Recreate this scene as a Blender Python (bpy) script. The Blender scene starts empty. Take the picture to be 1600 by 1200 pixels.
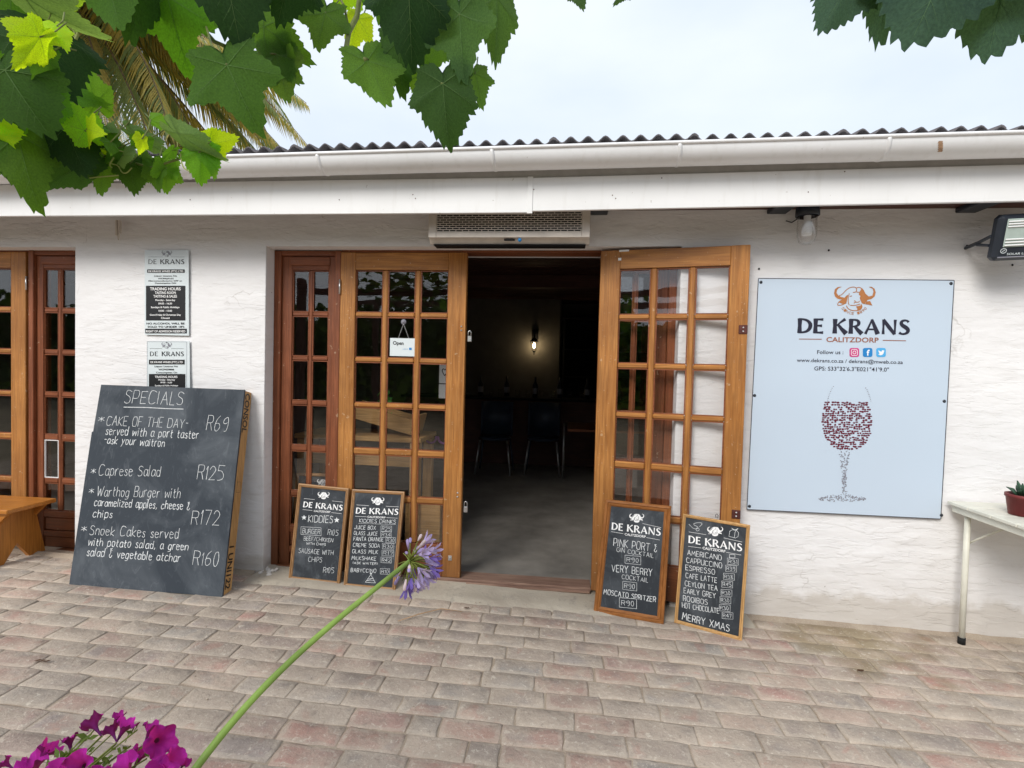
import bpy, bmesh, math, random
from mathutils import Vector, Matrix, noise
R=math.radians
rnd=random.Random(7)
S=bpy.context.scene
col=S.collection

# ------------------------------------------------------------------ camera
F_PX=790.0
YAW,PITCH,ROLL=R(5.85),R(-1.59),R(-1.457)
CAM=Vector((0,-2.95,1.34))
fw=Vector((-math.sin(YAW)*math.cos(PITCH),math.cos(YAW)*math.cos(PITCH),math.sin(PITCH)))
r0=Vector((math.cos(YAW),math.sin(YAW),0)); d0=fw.cross(r0)
rt=math.cos(ROLL)*r0+math.sin(ROLL)*d0
dn=-math.sin(ROLL)*r0+math.cos(ROLL)*d0
cd=bpy.data.cameras.new('camera'); cam=bpy.data.objects.new('camera',cd); col.objects.link(cam)
cd.sensor_width=36; cd.lens=F_PX/1600*36; cd.clip_start=.02; cd.clip_end=800
cam.matrix_world=Matrix(((rt.x,-dn.x,-fw.x,CAM.x),(rt.y,-dn.y,-fw.y,CAM.y),(rt.z,-dn.z,-fw.z,CAM.z),(0,0,0,1)))
S.camera=cam
# ------------------------------------------------------------------ sky and sun
SUN_EL,SUN_AZ=R(36),R(208)      # azimuth clockwise from +y: sun stands in front of the wall, a little to the left
w=bpy.data.worlds.new('World'); S.world=w; w.use_nodes=True
nt=w.node_tree; nt.nodes.clear()
def wn(t,**k):
    n=nt.nodes.new(t)
    for a,b in k.items(): setattr(n,a,b)
    return n
sky=wn('ShaderNodeTexSky',sky_type='NISHITA',sun_disc=False,sun_elevation=SUN_EL,sun_rotation=SUN_AZ)
sky.dust_density=2.5
tc=wn('ShaderNodeTexCoord'); mp=wn('ShaderNodeMapping'); mp.inputs['Scale'].default_value=(1.3,1.3,3.2)
nz=wn('ShaderNodeTexNoise'); nz.inputs['Scale'].default_value=1.6; nz.inputs['Detail'].default_value=5
cr=wn('ShaderNodeValToRGB'); cr.color_ramp.elements[0].position=.32; cr.color_ramp.elements[1].position=.68
cr.color_ramp.elements[0].color=(5.8,6.5,7.5,1); cr.color_ramp.elements[1].color=(7.0,7.5,8.0,1)
mx=wn('ShaderNodeMixRGB'); mx.inputs[0].default_value=.9
bg=wn('ShaderNodeBackground'); bg.inputs[1].default_value=.075
ow=wn('ShaderNodeOutputWorld')
L=nt.links.new
L(tc.outputs['Generated'],mp.inputs[0]); L(mp.outputs[0],nz.inputs['Vector']); L(nz.outputs[0],cr.inputs[0])
L(sky.outputs[0],mx.inputs[1]); L(cr.outputs[0],mx.inputs[2]); L(mx.outputs[0],bg.inputs[0]); L(bg.outputs[0],ow.inputs[0])
sl=bpy.data.lights.new('sun','SUN'); sl.energy=1.5; sl.angle=R(24); sl.color=(1,.965,.91)
so=bpy.data.objects.new('sun',sl); col.objects.link(so)
sd=Vector((math.sin(SUN_AZ)*math.cos(SUN_EL),math.cos(SUN_AZ)*math.cos(SUN_EL),math.sin(SUN_EL)))
so.rotation_euler=sd.to_track_quat('Z','Y').to_euler(); so.location=(0,-6,9)
vs=S.view_settings; vs.view_transform='Standard'; vs.look='None'; vs.gamma=1; vs.use_curve_mapping=False; vs.exposure=.97
S.cycles.max_bounces=8; S.cycles.transparent_max_bounces=24

# ------------------------------------------------------------------ measuring helpers (a sight line meets a real plane)
def ray(px,py): return rt*((px-800)/F_PX)+dn*((py-600)/F_PX)+fw
def onY(px,py,y=0.0): d=ray(px,py); return CAM+d*((y-CAM.y)/d.y)
def atD(px,py,depth): return CAM+ray(px,py)*depth
def g(x): return .002-.018*x
def onG(px,py):
    z=0
    for i in range(6):
        d=ray(px,py); p=CAM+d*((z-CAM.z)/d.z); z=g(p.x)
    return p

# ------------------------------------------------------------------ materials
MATS={}
class NT:
    def __init__(s,name,rough=.6,spec=.3,metal=0):
        s.m=bpy.data.materials.new(name); s.m.use_nodes=True; s.t=s.m.node_tree; s.b=s.t.nodes['Principled BSDF']
        s.b.inputs['Roughness'].default_value=rough; s.b.inputs['Specular IOR Level'].default_value=spec; s.b.inputs['Metallic'].default_value=metal
    def n(s,t,**k):
        x=s.t.nodes.new(t)
        for a,b in k.items():
            if a in x.inputs.keys(): x.inputs[a].default_value=b
            else: setattr(x,a,b)
        return x
    def l(s,a,b): s.t.links.new(a,b)
    def coord(s,scale=(1,1,1),kind='Object',rand=0):
        tc=s.n('ShaderNodeTexCoord'); mp=s.n('ShaderNodeMapping'); mp.inputs['Scale'].default_value=scale
        o=tc.outputs[kind]
        if rand:
            oi=s.n('ShaderNodeObjectInfo'); ml=s.n('ShaderNodeMath',operation='MULTIPLY'); ml.inputs[1].default_value=rand; s.l(oi.outputs['Random'],ml.inputs[0])
            ad=s.n('ShaderNodeVectorMath',operation='ADD'); s.l(o,ad.inputs[0]); s.l(ml.outputs[0],ad.inputs[1]); o=ad.outputs[0]
        s.l(o,mp.inputs[0]); return mp.outputs[0]
    def noise(s,vec,scale,detail=4,rough=.55,dist=0):
        x=s.n('ShaderNodeTexNoise'); x.inputs['Scale'].default_value=scale; x.inputs['Detail'].default_value=detail
        x.inputs['Roughness'].default_value=rough; x.inputs['Distortion'].default_value=dist
        s.l(vec,x.inputs['Vector']); return x.outputs[0]
    def ramp(s,fac,stops):
        r=s.n('ShaderNodeValToRGB'); e=r.color_ramp.elements
        while len(e)<len(stops): e.new(.5)
        for i,(p,c) in enumerate(stops):
            e[i].position=p; e[i].color=tuple(c)+(1,) if not isinstance(c,(int,float)) else (c,c,c,1)
        s.l(fac,r.inputs[0]); return r.outputs[0]
    def mix(s,fac,a,b,mode='MIX'):
        m=s.n('ShaderNodeMixRGB',blend_type=mode)
        for i,v in ((0,fac),(1,a),(2,b)):
            if hasattr(v,'links'): s.l(v,m.inputs[i])
            elif i==0: m.inputs[0].default_value=v
            else: m.inputs[i].default_value=tuple(v)+(1,)
        return m.outputs[0]
    def base(s,c):
        if hasattr(c,'links'): s.l(c,s.b.inputs['Base Color'])
        else: s.b.inputs['Base Color'].default_value=tuple(c)+(1,)
    def bump(s,h,strength=.3,dist=.01,prev=None):
        b=s.n('ShaderNodeBump'); b.inputs['Strength'].default_value=strength; b.inputs['Distance'].default_value=dist
        s.l(h,b.inputs['Height'])
        if prev is not None: s.l(prev,b.inputs['Normal'])
        s.l(b.outputs[0],s.b.inputs['Normal']); return b.outputs[0]
    def rough(s,v): s.l(v,s.b.inputs['Roughness'])
def plain(name,c,rough=.6,spec=.3,metal=0,var=.12,bump=0,scale=20):
    t=NT(name,rough,spec,metal); v=t.coord(rand=13)
    n=t.noise(v,scale,4); a=tuple(x*(1-var) for x in c); b=tuple(min(1,x*(1+var)) for x in c)
    t.base(t.ramp(n,[(.3,a),(.7,b)]))
    if bump: t.bump(t.noise(v,scale*4,5),bump,.004)
    return t.m
def wood(name,dark,light,axis,rough=.42,scale=1.0,wear=.0):
    t=NT(name,rough,.35); sc={'x':(1.2,14,14),'y':(14,1.2,14),'z':(14,14,1.2)}[axis]
    v=t.coord(tuple(q*scale for q in sc),rand=31)
    n=t.noise(v,3,8,.6,.6); n2=t.noise(t.coord((1,1,1),rand=17),3.5,3)
    c=t.ramp(n,[(.25,dark),(.5,tuple((a+b)/2 for a,b in zip(dark,light))),(.75,light)])
    c=t.mix(t.ramp(n2,[(.35,0),(.7,.45)]),c,tuple(x*.6 for x in dark))
    sc2={'x':(2,60,60),'y':(60,2,60),'z':(60,60,2)}[axis]
    fine=t.noise(t.coord(sc2,rand=9),2.5,3)
    c=t.mix(t.ramp(fine,[(.42,.35),(.55,0)]),c,tuple(x*.45 for x in dark))
    if wear:
        sp=t.noise(t.coord((1,1,1),rand=5),90,3); c=t.mix(t.ramp(sp,[(.68,0),(.74,wear)]),c,(.6,.5,.38))
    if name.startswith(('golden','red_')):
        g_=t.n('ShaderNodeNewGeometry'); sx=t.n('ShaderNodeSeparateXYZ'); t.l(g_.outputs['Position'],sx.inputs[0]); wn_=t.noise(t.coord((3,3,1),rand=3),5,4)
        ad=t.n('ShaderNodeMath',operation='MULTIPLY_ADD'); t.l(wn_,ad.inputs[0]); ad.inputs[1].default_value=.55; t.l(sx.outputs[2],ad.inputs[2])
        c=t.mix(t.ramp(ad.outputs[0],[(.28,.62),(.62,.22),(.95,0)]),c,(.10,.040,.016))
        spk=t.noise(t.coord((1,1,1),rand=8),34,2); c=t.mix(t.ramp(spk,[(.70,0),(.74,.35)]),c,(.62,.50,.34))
    t.base(c); t.bump(fine,.12,.002); t.rough(t.ramp(n,[(.3,rough-.08),(.7,rough+.15)]))
    return t.m
def plaster(name):
    t=NT(name,.85,.15); g_=t.n('ShaderNodeNewGeometry'); P=g_.outputs['Position']
    def mp(sc):
        m=t.n('ShaderNodeMapping'); m.inputs['Scale'].default_value=sc; t.l(P,m.inputs[0]); return m.outputs[0]
    big=t.noise(mp((1,1,1)),1.3,4); c=t.ramp(big,[(.3,(.768,.756,.758)),(.7,(.82,.812,.815))])
    st=t.noise(mp((1.5,1,9)),3,5); c=t.mix(t.ramp(st,[(.56,0),(.75,.28)]),c,(.56,.53,.50))
    sx=t.n('ShaderNodeSeparateXYZ'); t.l(P,sx.inputs[0])
    n3=t.noise(mp((1,1,1)),7,5); ad=t.n('ShaderNodeMath',operation='MULTIPLY_ADD'); t.l(n3,ad.inputs[0]); ad.inputs[1].default_value=-.22; t.l(sx.outputs[2],ad.inputs[2])
    c=t.mix(t.ramp(ad.outputs[0],[(.0,.7),(.05,.24),(.32,0)]),c,(.50,.45,.39))     # splash dirt rising from the paving
    sp=t.noise(mp((1,1,1)),26,2); c=t.mix(t.ramp(sp,[(.765,0),(.785,.6)]),c,(.25,.22,.2))
    vo=t.n('ShaderNodeTexVoronoi'); vo.feature='DISTANCE_TO_EDGE'; vo.inputs['Scale'].default_value=1.1
    wv=t.n('ShaderNodeVectorMath',operation='ADD'); wq=t.n('ShaderNodeTexNoise'); wq.inputs['Scale'].default_value=7; wq.inputs['Detail'].default_value=5; t.l(P,wq.inputs['Vector'])
    wc_=t.n('ShaderNodeVectorMath',operation='SCALE'); wc_.inputs['Scale'].default_value=.28; t.l(wq.outputs['Color'],wc_.inputs[0]); t.l(P,wv.inputs[0]); t.l(wc_.outputs[0],wv.inputs[1]); t.l(wv.outputs[0],vo.inputs['Vector'])
    ck_=t.mix(1.0,t.ramp(vo.outputs[0],[(.0015,1),(.005,0)]),t.ramp(t.noise(mp((1,1,1)),2.2,3),[(.55,0),(.62,.55)]),'MULTIPLY')
    c=t.mix(ck_,c,(.42,.39,.36))
    t.base(c)
    rdg=t.noise(mp((2.0,1,9)),2.2,6,.60,.35); msk=t.ramp(t.noise(mp((1,1,1)),1.9,3),[(.42,.08),(.62,1)]); low=t.n('ShaderNodeMapRange'); low.inputs[1].default_value=1.2; low.inputs[2].default_value=.5; low.inputs[3].default_value=.12; low.inputs[4].default_value=1; t.l(sx.outputs[2],low.inputs[0])
    mk=t.n('ShaderNodeMath',operation='MAXIMUM'); t.l(msk,mk.inputs[0]); t.l(low.outputs[0],mk.inputs[1]); hh=t.mix(1.0,t.ramp(rdg,[(.50,0),(.54,.7),(.75,1)]),mk.outputs[0],'MULTIPLY'); b0=t.bump(t.noise(mp((1,1,2.2)),5,3),.28,.03); b1=t.bump(hh,.36,.009,b0)
    t.bump(t.noise(mp((1,1,1.6)),40,5),.13,.006,b1)
    return t.m
def brickmat():
    t=NT('clay_paver',.9,.15); oi=t.n('ShaderNodeObjectInfo'); v=t.coord((1,1,1),rand=57)
    base=t.ramp(oi.outputs['Random'],[(.0,(.42,.27,.22)),(.25,(.34,.285,.245)),(.5,(.43,.355,.29)),(.70,(.33,.30,.27)),(.86,(.44,.26,.215)),(1,(.47,.395,.32))])
    n=t.noise(v,7,4); c=t.mix(t.ramp(n,[(.40,0),(.62,.85)]),base,(.445,.37,.30))
    n2=t.noise(v,9,3,.5,1.0); c=t.mix(t.ramp(n2,[(.60,0),(.72,.5)]),c,(.43,.25,.20))
    n4=t.noise(t.coord((1,1,1),rand=23),9,3); c=t.mix(t.ramp(n4,[(.58,0),(.74,.5)]),c,(.27,.25,.235))
    n3=t.noise(v,95,3,.6,1.5); c=t.mix(t.ramp(n3,[(.58,0),(.68,.6)]),c,(.60,.53,.43))
    oc=t.n('ShaderNodeTexCoord'); sx=t.n('ShaderNodeSeparateXYZ'); t.l(oc.outputs['Object'],sx.inputs[0])
    def ed(o,half):
        a=t.n('ShaderNodeMath',operation='ABSOLUTE'); t.l(o,a.inputs[0]); b=t.n('ShaderNodeMath',operation='SUBTRACT'); b.inputs[0].default_value=half; t.l(a.outputs[0],b.inputs[1]); return b.outputs[0]
    mn=t.n('ShaderNodeMath',operation='MINIMUM'); t.l(ed(sx.outputs[0],.112),mn.inputs[0]); t.l(ed(sx.outputs[1],.0515),mn.inputs[1])
    ns=t.noise(v,38,4,.6); ad=t.n('ShaderNodeMath',operation='MULTIPLY_ADD'); t.l(ns,ad.inputs[0]); ad.inputs[1].default_value=-.030; t.l(mn.outputs[0],ad.inputs[2])
    c=t.mix(t.ramp(ad.outputs[0],[(.0,.45),(.004,0)]),c,(.50,.425,.345))
    gp=t.n('ShaderNodeNewGeometry'); vd=t.n('ShaderNodeVectorMath',operation='DISTANCE'); vd.inputs[1].default_value=(1.55,-.10,0); t.l(gp.outputs['Position'],vd.inputs[0])
    gn=t.n('ShaderNodeTexNoise'); gn.inputs['Scale'].default_value=6; gn.inputs['Detail'].default_value=5; t.l(gp.outputs['Position'],gn.inputs['Vector'])
    ma=t.n('ShaderNodeMath',operation='MULTIPLY_ADD'); t.l(gn.outputs[0],ma.inputs[0]); ma.inputs[1].default_value=1.1; t.l(vd.outputs['Value'],ma.inputs[2])
    c=t.mix(t.ramp(ma.outputs[0],[(.70,.65),(1.0,0)]),c,(.30,.235,.13))
    dn_=t.ramp(gn.outputs[0],[(.35,.9),(.7,1.12)]); c=t.mix(1.0,c,dn_,'MULTIPLY')
    cr=t.n('ShaderNodeTexVoronoi'); cr.feature='DISTANCE_TO_EDGE'; cr.inputs['Scale'].default_value=13; t.l(v,cr.inputs['Vector'])
    c=t.mix(t.ramp(cr.outputs[0],[(.003,.22),(.014,0)]),c,(.22,.185,.155))
    fk=t.noise(v,42,5,.7,.6); c=t.mix(t.ramp(fk,[(.585,0),(.64,.55)]),c,(.64,.575,.48)); c=t.mix(t.ramp(fk,[(.34,.5),(.41,0)]),c,(.24,.20,.17))
    t.base(c); b=t.bump(t.noise(v,45,6,.65),.75,.008); b=t.bump(t.noise(v,130,4,.7),.5,.003,b); t.bump(t.noise(v,12,3),.45,.012,b); return t.m
def sandmat():
    t=NT('jointing_sand',.95,.1); v=t.coord()
    n=t.noise(v,6,5); c=t.ramp(n,[(.3,(.28,.22,.17)),(.7,(.44,.365,.285))])
    c=t.mix(t.ramp(t.noise(v,150,2),[(.5,0),(.7,.5)]),c,(.5,.44,.35)); t.base(c); t.bump(t.noise(v,120,4),.6,.004); return t.m
def concretemat():
    t=NT('worn_concrete',.9,.15); v=t.coord()
    n=t.noise(v,4,6); c=t.ramp(n,[(.3,(.36,.31,.25)),(.7,(.47,.42,.34))])
    c=t.mix(t.ramp(t.noise(v,16,6,.7),[(.55,0),(.68,.5)]),c,(.22,.20,.18)); t.base(c)
    b=t.bump(t.noise(v,9,6),.6,.02); t.bump(t.noise(v,90,4),.4,.004,b); return t.m
def slate(name,c,smudge):
    t=NT(name,.7,.25); v=t.coord((1,1,1),rand=41)
    n=t.noise(v,3.2,5,.6,.8); k=t.mix(t.ramp(n,[(.45,0),(.8,smudge)]),c,(.30,.33,.36))
    st=t.noise(t.coord((3,3,1),rand=12),9,5,.7,1.4); k=t.mix(t.ramp(st,[(.55,0),(.8,smudge*.7)]),k,(.35,.38,.41))
    t.base(k); return t.m
def glassmat():
    m=bpy.data.materials.new('window_glass'); m.use_nodes=True; t=m.node_tree; t.nodes.clear()
    o=t.nodes.new('ShaderNodeOutputMaterial'); mx=t.nodes.new('ShaderNodeMixShader'); tr=t.nodes.new('ShaderNodeBsdfTransparent'); gl=t.nodes.new('ShaderNodeBsdfGlossy')
    tr.inputs[0].default_value=(1,1,1,1); gl.inputs['Roughness'].default_value=.01; lw=t.nodes.new('ShaderNodeLayerWeight'); lw.inputs[0].default_value=.5; pw=t.nodes.new('ShaderNodeMath'); pw.operation='POWER'; pw.inputs[1].default_value=4.5; fr=t.nodes.new('ShaderNodeMath'); fr.operation='MULTIPLY_ADD'; fr.inputs[1].default_value=.93; fr.inputs[2].default_value=.062; t.links.new(lw.outputs['Facing'],pw.inputs[0]); t.links.new(pw.outputs[0],fr.inputs[0])
    nz=t.nodes.new('ShaderNodeTexNoise'); nz.inputs['Scale'].default_value=4; bp=t.nodes.new('ShaderNodeBump'); bp.inputs['Strength'].default_value=.04; bp.inputs['Distance'].default_value=.02
    tc=t.nodes.new('ShaderNodeTexCoord'); t.links.new(tc.outputs['Object'],nz.inputs['Vector']); t.links.new(nz.outputs[0],bp.inputs['Height']); t.links.new(bp.outputs[0],gl.inputs['Normal'])
    t.links.new(fr.outputs[0],mx.inputs[0]); t.links.new(tr.outputs[0],mx.inputs[1]); t.links.new(gl.outputs[0],mx.inputs[2]); t.links.new(mx.outputs[0],o.inputs[0]); return m
def leafmat(name,objcol=True,c=(.06,.14,.03),trans=.5,gloss=.6,vein=False):
    m=bpy.data.materials.new(name); m.use_nodes=True; t=m.node_tree; b=t.nodes['Principled BSDF']; o=t.nodes['Material Output']
    N=t.nodes.new; l=t.links.new
    if objcol:
        oi=N('ShaderNodeObjectInfo'); src=oi.outputs['Color']
    else:
        rg=N('ShaderNodeRGB'); rg.outputs[0].default_value=tuple(c)+(1,); src=rg.outputs[0]
    if vein:
        va=N('ShaderNodeMixRGB'); va.inputs[0].default_value=.30; va.inputs[2].default_value=(.20,.34,.10,1); l(src,va.inputs[1]); src=va.outputs[0]
    tc=N('ShaderNodeTexCoord'); nz=N('ShaderNodeTexNoise'); nz.inputs['Scale'].default_value=35; nz.inputs['Detail'].default_value=5; l(tc.outputs['Object'],nz.inputs['Vector'])
    rp=N('ShaderNodeValToRGB'); rp.color_ramp.elements[0].position=.3; rp.color_ramp.elements[0].color=(.72,.72,.72,1); rp.color_ramp.elements[1].position=.75; rp.color_ramp.elements[1].color=(1.15,1.15,1.1,1); l(nz.outputs[0],rp.inputs[0])
    mu=N('ShaderNodeMixRGB'); mu.blend_type='MULTIPLY'; mu.inputs[0].default_value=1; l(src,mu.inputs[1]); l(rp.outputs[0],mu.inputs[2])
    l(mu.outputs[0],b.inputs['Base Color']); b.inputs['Roughness'].default_value=gloss; b.inputs['Specular IOR Level'].default_value=.12
    bp=N('ShaderNodeBump'); bp.inputs['Strength'].default_value=.35; bp.inputs['Distance'].default_value=.003
    nz2=N('ShaderNodeTexVoronoi'); nz2.inputs['Scale'].default_value=95; nz2.feature='DISTANCE_TO_EDGE'; l(tc.outputs['Object'],nz2.inputs['Vector']); l(nz2.outputs[0],bp.inputs['Height']); l(bp.outputs[0],b.inputs['Normal'])
    tr=N('ShaderNodeBsdfTranslucent'); hs=N('ShaderNodeMixRGB'); hs.blend_type='MULTIPLY'; hs.inputs[0].default_value=1; hs.inputs[2].default_value=(2.6,2.3,.8,1); l(mu.outputs[0],hs.inputs[1]); l(hs.outputs[0],tr.inputs[0])
    mx=N('ShaderNodeMixShader'); mx.inputs[0].default_value=trans; l(b.outputs[0],mx.inputs[1]); l(tr.outputs[0],mx.inputs[2]); l(mx.outputs[0],o.inputs[0])
    return m
def petalmat(ins=(.19,.02,.17,1),out=(.50,.03,.43,1)):
    m=leafmat('magenta_petal',False,(.42,.015,.30),.3,.65); t=m.node_tree; N=t.nodes.new; l=t.links.new
    g_=N('ShaderNodeNewGeometry'); mx=N('ShaderNodeMixRGB'); rg=[n for n in t.nodes if n.type=='RGB'][0]; dst=[k.to_socket for k in rg.outputs[0].links]
    mx.inputs[1].default_value=ins; mx.inputs[2].default_value=out; l(g_.outputs['Backfacing'],mx.inputs[0])
    for d in dst: l(mx.outputs[0],d)
    return m
M={}
M['plaster']=plaster('whitewashed_plaster')
M['brick']=brickmat(); M['sand']=sandmat(); M['concrete']=concretemat()
OD,OL=(.33,.125,.030),(.56,.255,.068)
RD,RL=(.17,.050,.021),(.33,.105,.040)
for a in 'xz':
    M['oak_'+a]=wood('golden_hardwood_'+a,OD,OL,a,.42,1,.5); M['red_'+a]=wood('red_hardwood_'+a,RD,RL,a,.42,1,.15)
    M['pine_'+a]=wood('varnished_pine_'+a,(.30,.15,.06),(.50,.29,.13),a,.4)
    M['dpine_'+a]=wood('stained_pine_'+a,(.24,.085,.022),(.42,.17,.045),a,.3)
    M['raw_'+a]=wood('raw_pine_'+a,(.50,.27,.095),(.76,.47,.20),a,.6)
M['worn_x']=wood('weathered_threshold_wood',(.16,.075,.055),(.36,.25,.18),'x',.8)
M['dark_x']=wood('dark_ceiling_board',(.07,.03,.022),(.13,.055,.04),'x',.6)
M['bench']=wood('orange_varnished_wood',(.42,.15,.022),(.62,.25,.045),'x',.35)
M['glass']=glassmat()
def streaky(name,c,rough,spec):
    t=NT(name,rough,spec); n=t.noise(t.coord((5,5,.9)),4,5,.6); k=t.mix(t.ramp(n,[(.54,0),(.8,.28)]),c,(.52,.49,.44))
    n2=t.noise(t.coord((1,1,1)),2.3,4); k=t.mix(t.ramp(n2,[(.45,0),(.75,.35)]),k,(.66,.66,.65)); n3=t.noise(t.coord((1,1,1)),42,2); k=t.mix(t.ramp(n3,[(.74,0),(.77,.5)]),k,(.35,.31,.27))
    t.base(k); t.bump(t.noise(t.coord((.8,1,1)),5,3),.10,.02); return t.m
M['white']=streaky('white_gloss_paint',(.81,.81,.82),.35,.45)
M['fascia']=streaky('white_fascia_paint',(.80,.80,.80),.5,.3)
M['steelwhite']=plain('powder_coated_steel',(.62,.56,.50),.4,.4,0,.15,.05,9)
M['rooftile']=plain('grey_fibre_cement',(.13,.12,.125),.9,.1,0,.3,.4,14)
M['dkmetal']=plain('dark_painted_metal',(.02,.025,.035),.4,.4,0,.15)
M['steel']=plain('zinc_steel',(.6,.6,.6),.35,.5,.9,.1)
M['rust']=plain('rusted_plate',(.10,.035,.03),.6,.3,.3,.3)
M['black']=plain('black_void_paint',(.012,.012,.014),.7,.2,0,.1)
M['slate_big']=slate('chalky_blackboard',(.036,.045,.057),.30)
M['slate']=slate('small_blackboard',(.030,.035,.042),.32)
M['chalk']=plain('chalk',(.70,.72,.73),.95,.05,0,.25,0,60)
M['paintwhite']=plain('printed_white',(.85,.85,.85),.6,.2,0,.02)
M['signblue']=plain('pale_blue_sign_print',(.54,.635,.745),.3,.45,0,.02,0,1)
M['navy']=plain('dark_print',(.022,.022,.04),.4,.4,0,.05)
M['copper']=plain('copper_print',(.42,.17,.06),.4,.4,0,.1)
M['copperdk']=plain('brown_print',(.30,.11,.06),.4,.4,0,.1)
M['maroon']=plain('maroon_print',(.13,.012,.03),.4,.4,0,.1)
M['greyprint']=plain('grey_print',(.24,.24,.28),.4,.4,0,.1)
M['notice']=plain('pale_notice_print',(.66,.72,.74),.4,.4,0,.02,0,3)
M['prtblack']=plain('black_print',(.012,.012,.014),.4,.4,0,.05)
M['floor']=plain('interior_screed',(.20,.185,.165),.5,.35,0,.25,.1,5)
M['inwall']=plain('dimmed_interior_plaster',(.13,.12,.11),.9,.1,0,.1,.3,6)  # walls are whitish; the room's dimness is put into this dark tone
M['table']=plain('cream_gloss_paint',(.70,.69,.60),.45,.4,0,.08,.1,12)
M['pot']=plain('red_plastic_pot',(.17,.028,.028),.5,.35,0,.15)
M['succ']=plain('dark_succulent_green',(.03,.08,.045),.5,.4,0,.3)
M['soil']=plain('dark_soil',(.07,.045,.03),.95,.1,0,.4,.5,60)
M['rubber']=plain('black_rubber',(.015,.015,.015),.8,.2,0,.2)
M['chair']=plain('navy_plastic',(.035,.05,.08),.45,.4,0,.1)
M['leaf']=leafmat('vine_leaf')
M['vein']=leafmat('leaf_vein',True,None,.25,.6,True)
M['stem']=plain('green_vine_stem',(.16,.19,.05),.6,.3,0,.4,0,30)
M['agstem']=plain('agapanthus_stem',(.19,.29,.055),.5,.3,0,.45,.15,7)
M['aglilac']=leafmat('lilac_petal',False,(.42,.36,.72),.3,.6)
M['agviolet']=leafmat('violet_petal',False,(.17,.12,.45),.25,.6)
M['agpale']=leafmat('pale_bud',False,(.62,.55,.66),.25,.6)
M['pedicel']=plain('pedicel_green',(.17,.20,.035),.6,.3,0,.35,0,60)
M['petal']=petalmat(); M['petal2']=petalmat((.12,.012,.11,1),(.38,.02,.32,1))
M['petaldk']=leafmat('purple_tube',False,(.17,.03,.17),.2,.65)
M['petleaf']=leafmat('petunia_leaf',False,(.13,.20,.05),.3,.6)
M['palmg']=leafmat('palm_green',False,(.23,.30,.15),.3,.6)
M['palmy']=leafmat('palm_yellow',False,(.46,.41,.17),.35,.6)
M['palmd']=plain('dead_palm_brown',(.20,.15,.10),.9,.1,0,.4,.3,20)
M['hedge']=leafmat('garden_foliage',False,(.035,.07,.02),.3,.6)
M['terr']=plain('terracotta_planter',(.35,.14,.07),.8,.2,0,.2,.2,10)
M['ground']=plain('dry_garden_ground',(.23,.19,.13),.95,.1,0,.3,.3,2)
M['blueprint']=plain('blue_print',(.02,.22,.55),.4,.4,0,.03); M['skyprint']=plain('light_blue_print',(.08,.40,.75),.4,.4,0,.03)
M['pinkprint']=plain('pink_print',(.55,.05,.22),.4,.4,0,.15)
def emis(name,c,s):
    m=bpy.data.materials.new(name); m.use_nodes=True; t=m.node_tree; t.nodes.clear(); o=t.nodes.new('ShaderNodeOutputMaterial'); e=t.nodes.new('ShaderNodeEmission'); e.inputs[0].default_value=tuple(c)+(1,); e.inputs[1].default_value=s; t.links.new(e.outputs[0],o.inputs[0]); return m
M['bulb']=emis('lit_bulb',(1,.8,.45),9)

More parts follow.
